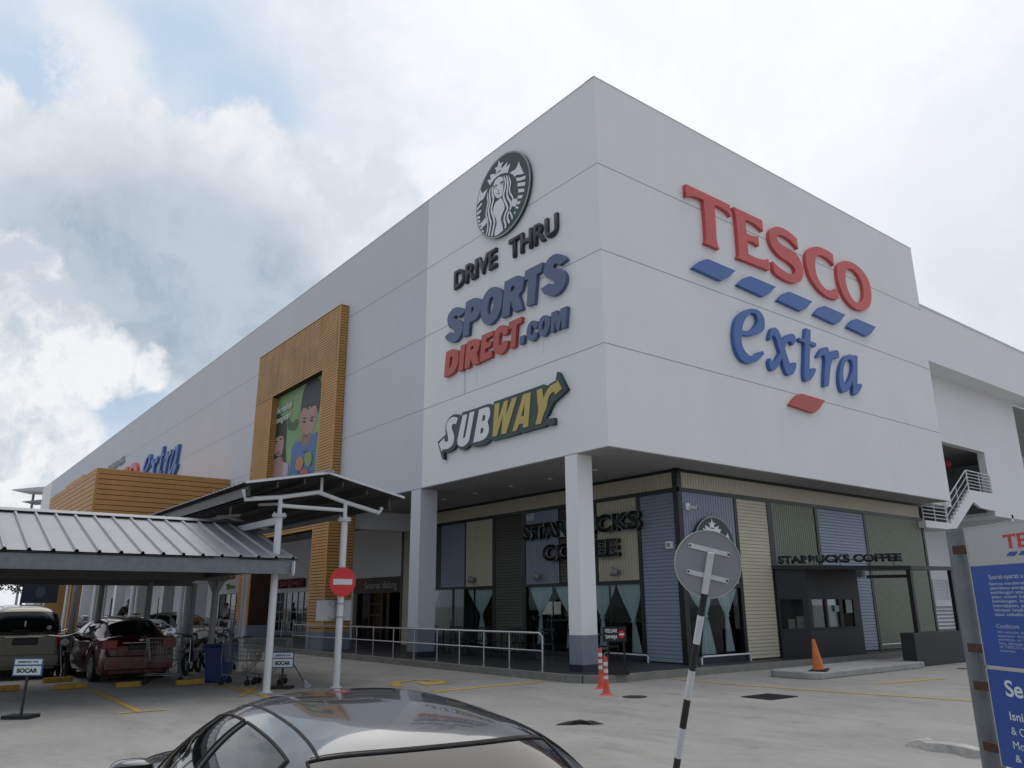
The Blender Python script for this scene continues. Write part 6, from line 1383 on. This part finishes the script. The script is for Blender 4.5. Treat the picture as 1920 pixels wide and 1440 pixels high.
        MB().tube([(mx0 + 0.07, s_ * (my0 + 0.0), mz0 - 0.012), (mx0 + 0.03, s_ * (my0 + 0.11), mz0 - 0.012)], 0.010, 6).build('indicator', mat('indicator_lens', (0.7, 0.65, 0.55), 0.2), q)
    return c, surf, patch
def paintm(name, col, metal=0.35, rough=0.28):
    return mat(name, col, rough, metal=metal, var=0.03, vscale=3, coat=1.0)
P_grey = paintm('dark_grey_metallic', (0.060, 0.064, 0.072), 0.5, 0.25)
P_red = paintm('deep_red_metallic', (0.07, 0.003, 0.005), 0.3)
P_gold = paintm('champagne_metallic', (0.12, 0.11, 0.08), 0.4, 0.35)
P_white = paintm('white_car_paint', (0.72, 0.72, 0.71), 0.0)
P_silver = paintm('silver_car_paint', (0.35, 0.36, 0.37), 0.6, 0.3)
tail_red = mat('tail_lamp_red', (0.30, 0.01, 0.012), 0.15); plate_b = mat('number_plate_black', (0.012, 0.012, 0.012), 0.4)
SED = dict(hi=2, x0=-1.32, x1=3.42, belt=0.93, bot=0.2, wheels=(-0.42, 2.22), wr=0.31,
    w=[(-1.32, 0.66), (-1.2, 0.76), (-0.9, 0.83), (0, 0.865), (1.6, 0.865), (2.4, 0.85), (3.0, 0.82), (3.3, 0.72), (3.42, 0.55)],
    top=[(-1.32, 0.80), (-1.28, 0.99), (-1.1, 1.02), (-0.7, 1.0), (0, 0.965), (1.6, 0.955), (2.1, 1.0), (2.6, 1.0), (3.0, 0.96), (3.3, 0.86), (3.42, 0.62)],
    roof=[(-0.80, 0.96), (-0.62, 1.06), (-0.3, 1.235), (-0.02, 1.375), (0.25, 1.43), (0.6, 1.455), (1.0, 1.46), (1.35, 1.435), (1.6, 1.375), (1.9, 1.235), (2.2, 1.06), (2.36, 0.955)],
    gw=[(-0.80, 0.70), (-0.4, 0.79), (0, 0.835), (0.8, 0.855), (1.4, 0.845), (2.0, 0.80), (2.36, 0.74)],
    windows=[('windscreen', (2.26, 1.60, 0.92)), ('rear_window', (-0.68, -0.015, 0.95)),
             ('rear_door_window', (-0.12, 0.82, 0.08, 0.83, 0.10, 0.84)), ('front_door_window', (0.92, 2.10, 0.90, 1.62, 0.10, 0.84))],
    ditch=1.02, ditch_x=(-0.04, 1.62), mirror=(1.86, 0.92, 1.02), tum=0.40, seal=0.0075, pw=3.3, qw=2.9,
    boxes=[('headlight', mat('headlamp_glass', (0.5, 0.52, 0.55), 0.1), (3.16, 0.50, 0.66, 3.34, 0.74, 0.79)), ('tail_light', tail_red, (-1.33, 0.42, 0.78, -1.2, 0.74, 0.93)),
           ('number_plate', plate_b, (3.40, -0.22, 0.36, 3.435, 0.22, 0.47)), ('grille', M_black, (3.36, -0.42, 0.50, 3.425, 0.42, 0.58)), ('door_handle', M_chrome, (0.75, 0.862, 0.86, 0.93, 0.88, 0.885))])
car, surf, patch = make_car('parked_sedan', 'dark grey glossy sedan in the near foreground, cut off by the bottom edge', P_grey, SED, (10.004, -11.082, -0.222), R(171.64))
# panel seam lines on the roof edge and rear header
patch(lambda s, t: (-0.002 - 0.09 * math.sin(math.pi * s) + 0.010 * t, 0.98 + (math.pi - 1.96) * s), 'header_seam', M_rubber, car, 0.0035, 40, 1)
patch(lambda s, t: (0.835 + 0.07 * t, 0.06 + 0.76 * s), 'door_pillar', M_black, car, 0.004, 16, 2); patch(lambda s, t: (0.835 + 0.07 * t, math.pi - 0.06 - 0.76 * s), 'door_pillar', M_black, car, 0.004, 16, 2)
for sg_ in (0, 1):
    patch(lambda s, t, sg_=sg_: (2.14 - 0.50 * s + 0.10 * t, (0.12 + 0.80 * s) if not sg_ else math.pi - (0.12 + 0.80 * s)), 'windscreen_pillar', M_black, car, 0.0035, 16, 4)
def shark():
    mb = MB(); mb.prism([(0.25, 1.43), (0.43, 1.445), (0.30, 1.50), (0.26, 1.50)], lambda u, v, d: (u, d, v), -0.012, 0.012); return mb
MINI = dict(SED); MINI['hi'] = 1
RED = dict(MINI); RED.update(windows=SED['windows'], ditch=1.02)
RED['boxes'] = [('tail_light', tail_red, (-1.345, 0.50, 0.74, -1.2, 0.80, 0.95)), ('number_plate', plate_b, (-1.36, -0.26, 0.72, -1.33, 0.26, 0.83)), ('chrome_strip', M_chrome, (-1.36, -0.40, 0.86, -1.33, 0.40, 0.885)), ('rear_bumper', P_red, (-1.42, -0.74, 0.28, -1.25, 0.74, 0.60)), ('badge', M_chrome, (-1.345, -0.05, 0.91, -1.325, 0.05, 0.95)), ('reflector', tail_red, (-1.43, 0.48, 0.36, -1.41, 0.66, 0.40))]
redc, s2_, p2_ = make_car('parked_sedan', 'deep red saloon parked nose-in under the carport, behind the lone trolley', P_red, RED, (-9.0, -8.0, 0), R(181))
MPV = dict(hi=1, x0=-1.0, x1=3.4, belt=1.05, bot=0.24, wheels=(-0.3, 2.45), wr=0.33,
    w=[(-1.0, 0.76), (-0.9, 0.82), (0, 0.87), (2.4, 0.86), (3.1, 0.78), (3.4, 0.6)], top=[(-1.0, 1.02), (-0.9, 1.08), (0, 1.08), (2.2, 1.06), (2.6, 0.98), (3.2, 0.80), (3.4, 0.6)],
    roof=[(-0.97, 1.06), (-0.92, 1.25), (-0.82, 1.5), (-0.7, 1.64), (-0.5, 1.70), (0, 1.745), (1, 1.74), (1.5, 1.68), (1.9, 1.5), (2.4, 1.2), (2.6, 1.06)],
    gw=[(-0.97, 0.78), (-0.7, 0.83), (0, 0.86), (1.5, 0.85), (2.6, 0.78)], tum=0.18, pw=4.2, qw=3.0,
    windows=[('windscreen', (2.45, 1.68, 0.8)), ('rear_window', (-0.962, -0.68, 0.52)), ('rear_door_window', (-0.5, 0.5, -0.45, 0.5, 0.12, 0.72)), ('front_door_window', (0.6, 1.9, 0.6, 1.5, 0.12, 0.72))],
    ditch=1.15, ditch_x=(-0.5, 1.5), mirror=(2.0, 1.0, 1.12),
    boxes=[('tail_light', tail_red, (-1.03, 0.68, 0.78, -0.85, 0.845, 1.05)), ('number_plate', plate_b, (-1.05, -0.30, 0.80, -0.99, 0.24, 0.96)), ('tailgate_trim', M_chrome, (-1.06, -0.42, 0.98, -0.99, 0.42, 1.01)), ('rear_bumper', P_gold, (-1.12, -0.80, 0.30, -0.9, 0.80, 0.58)),
           ('wiper', M_black, (-1.0, -0.1, 1.12, -0.97, 0.28, 1.14)), ('window_sticker', M_swhite, (-0.93, 0.0, 1.22, -0.925, 0.03, 1.36))])
make_car('parked_people_carrier', 'champagne gold people carrier with dark rear window, parked at the left edge', P_gold, MPV, (-11.2, -10.05, 0), R(180))
WHC = dict(MINI); WHC['boxes'] = RED['boxes'][:1]
make_car('parked_sedan', 'silver-grey car with pale windscreen behind the red saloon', P_silver, WHC, (-18.2, -4.9, 0.05), R(15))
make_car('parked_sedan', 'white car far off at the left edge, seen above the gold people carrier', P_white, WHC, (-44.0, -7.9, 0.3), R(60))
make_car('parked_sedan', 'small white car far off below the navy banner', P_white, WHC, (-48.0, -5.6, 0.35), R(75))

# ---- motorbikes in the shade
def make_bike():
    t_ = thing('motorbike', 'x', 'motorbike', group='dark motorbikes parked in the shade')
    for x in (-0.6, 0.62):
        q = sub('wheel', t_); MB().tube([(x + 0.27*math.cos(a), 0, 0.29 + 0.27*math.sin(a)) for a in [2*math.pi*k/24 for k in range(25)]], 0.04, 8, caps=False).build('tyre', M_rubber, q)
        m = MB(); m.tube([(x, -0.04, 0.29), (x, 0.04, 0.29)], 0.05, 10)
        for k in range(6): a = math.pi*k/3; m.tube([(x, 0, 0.29), (x + 0.25*math.cos(a), 0, 0.29 + 0.25*math.sin(a))], 0.008, 5)
        m.build('rim', M_alu, q)
    b = MB(); b.prism([(-0.75, 0.62), (-0.35, 0.48), (0.1, 0.30), (0.30, 0.34), (0.42, 0.80), (0.50, 0.98), (0.38, 0.98), (0.22, 0.62), (-0.2, 0.66), (-0.72, 0.76)], lambda u, v, d: (u, d, v), -0.11, 0.11)
    o_ = b.build('body', mat('bike_body_dark', (0.02, 0.022, 0.03), 0.25, coat=0.8), t_); bevel(o_, 0.03, 2)
    b = MB(); b.prism([(-0.78, 0.77), (-0.2, 0.70), (0.16, 0.66), (0.14, 0.72), (-0.2, 0.79), (-0.76, 0.84)], lambda u, v, d: (u, d, v), -0.13, 0.13); o_ = b.build('seat', M_rubber, t_); bevel(o_, 0.02)
    MB().tube([(0.40, -0.34, 1.06), (0.46, -0.1, 1.0), (0.46, 0.1, 1.0), (0.40, 0.34, 1.06)], 0.016, 8).build('handlebar', M_chrome, t_)
    b = MB(); b.tube([(0.62, -0.07, 0.29), (0.44, -0.07, 0.92)], 0.022, 8); b.tube([(0.62, 0.07, 0.29), (0.44, 0.07, 0.92)], 0.022, 8); b.build('fork', M_chrome, t_)
    MB().tube([(0.46, 0, 0.86), (0.58, 0, 0.86)], 0.085, 14).build('headlight', mat('bike_lamp', (0.45, 0.46, 0.48), 0.1), t_)
    for s_ in (-1, 1):
        q = sub('rear_view_mirror', t_); MB().tube([(0.42, s_*0.26, 1.04), (0.38, s_*0.32, 1.22)], 0.007, 5).build('stalk', M_black, q); MB().tube([(0.37, s_*0.33, 1.24), (0.385, s_*0.33, 1.245)], 0.055, 12).build('glass', M_alu, q)
    b = MB(); b.prism([(0.30, 0.55), (0.92, 0.56), (0.90, 0.64), (0.60, 0.68), (0.36, 0.60)], lambda u, v, d: (u, d, v), -0.06, 0.06); b.build('mudguard', MATS['bike_body_dark'], t_)
    return t_
bk = None
BK = [(-10.4, -9.1, 178, 'between the gold and red cars, headlamp toward the viewer'), (-9.3, -6.25, 150, 'just right of the red saloon'), (-10.6, -5.7, 145, 'second behind the red saloon, by the carport poles'), (-11.7, -4.9, 160, 'behind the two carport poles'),
      (-9.2, -5.35, 140, 'behind the blue bin, wheel showing at its right'), (-14.5, -8.6, 170, 'deep in the shade behind the gold car'), (-13.5, -3.9, 155, 'furthest right of the bikes, by the far railing'), (-16.0, -7.4, 165, 'deep in the shade left of the red saloon')]
for x, y, a, w in BK:
    if bk is None: bk = make_bike(); o = bk
    else: o = copy_tree(bk)
    o.location = (x, y, 0); o.rotation_euler = (R(6), 0, R(a - 180)); o['label'] = 'dark motorbike ' + w

# ================================================================== PEOPLE
def person(label, loc, rz, P, skin, shirt, trouser, hairc, sc=1.0):
    """P joints (metres, facing +x); body is one skinned mesh, clothes and hair are children"""
    t_ = thing('person', label, 'person', loc, rz); t_.scale = (sc, sc, sc)
    def skinmesh(nm, nodes, edges, m, root=0):
        me = bpy.data.meshes.new(nm); me.from_pydata([P[k][:3] if isinstance(k, str) else k[:3] for k, r in nodes], [], [])
        me.from_pydata
        bm = bmesh.new(); vv_ = [bm.verts.new(P[k]) for k, r in nodes]; names = [k for k, r in nodes]
        for a, b in edges: bm.edges.new((vv_[names.index(a)], vv_[names.index(b)]))
        me2 = bpy.data.meshes.new(nm); bm.to_mesh(me2); bm.free(); bpy.data.meshes.remove(me)
        o = bpy.data.objects.new(nm, me2); COL.objects.link(o); o.parent = t_
        sk = o.modifiers.new('skin', 'SKIN'); sk.use_smooth_shade = True
        for i, (k, r) in enumerate(nodes):
            rr_ = r if isinstance(r, tuple) else (r, r); me2.skin_vertices[0].data[i].radius = rr_
        me2.skin_vertices[0].data[root].use_root = True
        s = o.modifiers.new('sub', 'SUBSURF'); s.levels = 1; s.render_levels = 1
        me2.materials.append(m); return o
    nodes = [('hip', (0.13, 0.10)), ('waist', (0.125, 0.09)), ('chest', (0.15, 0.105)), ('neck', 0.05), ('head0', 0.07), ('head1', (0.078, 0.095)), ('head2', 0.06)]
    edges = [('hip', 'waist'), ('waist', 'chest'), ('chest', 'neck'), ('neck', 'head0'), ('head0', 'head1'), ('head1', 'head2')]
    for s in 'LR':
        nodes += [('sh' + s, 0.055), ('el' + s, 0.040), ('wr' + s, 0.026), ('ha' + s, (0.02, 0.04)), ('fi' + s, (0.012, 0.03)), ('th' + s, 0.085), ('kn' + s, 0.057), ('an' + s, 0.038), ('to' + s, 0.036)]
        edges += [('chest', 'sh' + s), ('sh' + s, 'el' + s), ('el' + s, 'wr' + s), ('wr' + s, 'ha' + s), ('ha' + s, 'fi' + s), ('hip', 'th' + s), ('th' + s, 'kn' + s), ('kn' + s, 'an' + s), ('an' + s, 'to' + s)]
    skinmesh('body', nodes, edges, skin)
    sh = [('waist', (0.165, 0.12)), ('chest', (0.175, 0.125)), ('hip', (0.165, 0.125))]; se = [('waist', 'chest'), ('hip', 'waist')]
    for s in 'LR': sh += [('sh' + s, 0.075), ('el' + s, 0.058)]; se += [('chest', 'sh' + s), ('sh' + s, 'el' + s)]
    skinmesh('shirt', sh, se, shirt)
    tr = [('hip', (0.15, 0.115))]; te = []
    for s in 'LR': tr += [('th' + s, 0.10), ('kn' + s, 0.075), ('an' + s, 0.060)]; te += [('hip', 'th' + s), ('th' + s, 'kn' + s), ('kn' + s, 'an' + s)]
    skinmesh('trousers', tr, te, trouser)
    h = Vector(P['head1']); mb = MB(); vs = []
    for i in range(7):
        a = math.pi * 0.56 * i / 6
        for k in range(14): b = 2*math.pi*k/14; vs.append((h.x - 0.018 + 0.105*math.sin(a)*math.cos(b), h.y + 0.09*math.sin(a)*math.sin(b), h.z + 0.02 + 0.115*math.cos(a)))
    mb.add(vs, [(i*14+k, i*14+(k+1) % 14, (i+1)*14+(k+1) % 14, (i+1)*14+k) for i in range(6) for k in range(14)], True); mb.build('hair', hairc, t_)
    return t_
skin = mat('skin_brown', (0.30, 0.17, 0.11), 0.6); hairm = mat('black_hair', (0.01, 0.01, 0.01), 0.6)
stand = dict(hip=(0, 0, 0.93), waist=(0.0, 0, 1.08), chest=(0.02, 0, 1.32), neck=(0.02, 0, 1.46), head0=(0.04, 0, 1.53), head1=(0.05, 0, 1.61), head2=(0.045, 0, 1.67),
    shL=(0.0, 0.19, 1.38), elL=(0.06, 0.25, 1.12), wrL=(0.26, 0.16, 1.15), haL=(0.32, 0.13, 1.17), fiL=(0.38, 0.10, 1.19), shR=(0.0, -0.19, 1.38), elR=(-0.02, -0.26, 1.11), wrR=(0.10, -0.24, 0.90), haR=(0.13, -0.23, 0.84), fiR=(0.15, -0.22, 0.78),
    thL=(0.0, 0.10, 0.86), knL=(0.03, 0.11, 0.48), anL=(-0.02, 0.12, 0.08), toL=(0.14, 0.13, 0.03), thR=(0.0, -0.10, 0.86), knR=(0.0, -0.11, 0.48), anR=(-0.05, -0.12, 0.08), toR=(0.11, -0.14, 0.03))
lean = dict(hip=(-0.12, 0, 0.80), waist=(-0.06, 0, 0.94), chest=(0.10, 0, 1.16), neck=(0.17, 0, 1.28), head0=(0.22, 0, 1.34), head1=(0.26, 0, 1.41), head2=(0.27, 0, 1.47),
    shL=(0.10, 0.19, 1.22), elL=(0.26, 0.24, 1.02), wrL=(0.48, 0.16, 1.02), haL=(0.54, 0.14, 1.03), fiL=(0.60, 0.12, 1.03), shR=(0.10, -0.19, 1.22), elR=(0.26, -0.24, 1.02), wrR=(0.48, -0.16, 1.02), haR=(0.54, -0.14, 1.03), fiR=(0.60, -0.12, 1.03),
    thL=(-0.08, 0.11, 0.78), knL=(0.28, 0.17, 0.66), anL=(0.22, 0.20, 0.26), toL=(0.38, 0.21, 0.20), thR=(-0.08, -0.11, 0.78), knR=(0.28, -0.17, 0.66), anR=(0.22, -0.20, 0.26), toR=(0.38, -0.21, 0.20))
person('person in a white shirt and dark trousers walking on the shop walkway, seen from behind', (-34.6, 2.9, 0.17), R(100), stand, skin, mat('white_shirt', (0.60, 0.60, 0.64), 0.8), mat('dark_trousers', (0.012, 0.013, 0.022), 0.8), hairm)
person('person in dark clothes bent forward astride a motorbike in the shade', (-17.6, -6.35, 0.42), R(60), lean, mat('skin_dark', (0.16, 0.09, 0.06), 0.6), mat('black_shirt', (0.012, 0.012, 0.014), 0.8), MATS['dark_trousers'], hairm)
o = copy_tree(bk); o.location = (-17.55, -6.3, 0); o.rotation_euler = (0, 0, R(60)); o['label'] = 'dark motorbike under the bent figure in the shade'

# ================================================================== FAR BACKGROUND
fr = thing('rooftop_shelter', 'white wing-shaped shelter on posts on a far rooftop, at the left end of the building', 'shelter', (-162, 7.0, 0), R(38))
def wing(z, L0, L1, wdt, th):
    mb = MB(); n_ = 10; vs = []
    for i in range(n_ + 1):
        t_ = i / n_; x = L0 + (L1 - L0) * t_; zz = z + 0.25 * math.sin(t_ * math.pi * 0.6); k = 0.15 + 0.85 * min(1, t_ * 1.3)
        vs += [(x - 0, -wdt, zz), (x, wdt, zz - 0.2), (x, wdt, zz - 0.2 - th * k), (x, -wdt, zz - th * k)]
    mb.add(vs, [(4*i+a, 4*i+(a+1) % 4, 4*i+4+(a+1) % 4, 4*i+4+a) for i in range(n_) for a in range(4)] + [(0, 1, 2, 3), (4*n_+3, 4*n_+2, 4*n_+1, 4*n_)]); return mb
wing(23.6, -3.6, 7, 2.2, 1.1).build('roof', mat('far_white', (0.55, 0.56, 0.58), 0.7), fr); wing(21.3, -1.4, 7, 1.6, 0.6).build('lower_roof', mat('far_grey', (0.25, 0.26, 0.27), 0.7), fr)
mb = MB()
for x in (-0.6, 2.4, 5.5): mb.tube([(x, 0, 0), (x, 0, 22.9)], 0.22, 8)
mb.build('post', MATS['far_grey'], fr)
leafm = mat('foliage', (0.045, 0.075, 0.030), 0.85, var=0.5, vscale=0.8); barkm = mat('bark', (0.07, 0.055, 0.04), 0.9)
def tree(loc, h, label, seed):
    rr = random.Random(seed); t_ = thing('tree', label, 'tree', loc, group='trees far beyond the carport')
    m = MB(); m.tube([(0, 0, 0), (0.1, 0.05, h*0.3), (0.05, 0.1, h*0.55), (0.1, 0, h*0.8)], 0.22, 8, r2=0.06)
    for k in range(6):
        a = rr.uniform(0, 6.28); z = h * rr.uniform(0.32, 0.6); m.tube([(0.05, 0.05, z), (math.cos(a)*h*0.14, math.sin(a)*h*0.14, z + h*0.12), (math.cos(a)*h*0.26, math.sin(a)*h*0.26, z + h*0.2)], 0.07, 6, r2=0.02)
    m.build('trunk', barkm, t_)
    cl = [(rr.uniform(-.3, .3)*h, rr.uniform(-.3, .3)*h, h*rr.uniform(0.42, 0.95), h*rr.uniform(0.09, 0.19)) for _ in range(22)]
    c = MB()
    for _ in range(3000):
        cx_, cy_, cz_, r_ = rr.choice(cl); d = Vector((rr.gauss(0, 1), rr.gauss(0, 1), rr.gauss(0, 0.8))).normalized() * r_ * rr.uniform(0.5, 1.05)
        p = Vector((cx_, cy_, cz_)) + d; s = 0.20 + rr.random()*0.2; a = Vector((rr.gauss(0, 1), rr.gauss(0, 1), rr.gauss(0, 1))).normalized(); b = a.cross(Vector((rr.random(), rr.random(), 1))).normalized()
        c.add([p - a*s, p + b*s*0.5, p + a*s, p - b*s*0.5], [(0, 1, 2, 3)])
    c.build('crown', leafm, t_); return t_
tree((-126, -3, 0), 9, 'leafy dark tree at the left frame edge, seen under the carport roof', 1); tree((-125, 3, 0), 10, 'leafy dark tree seen left of the navy banner', 2); tree((-128, 8, 0), 10, 'leafy dark tree directly behind the navy banner', 3); tree((-120, -9, 0), 9, 'dark tree mostly beyond the left frame edge', 4)
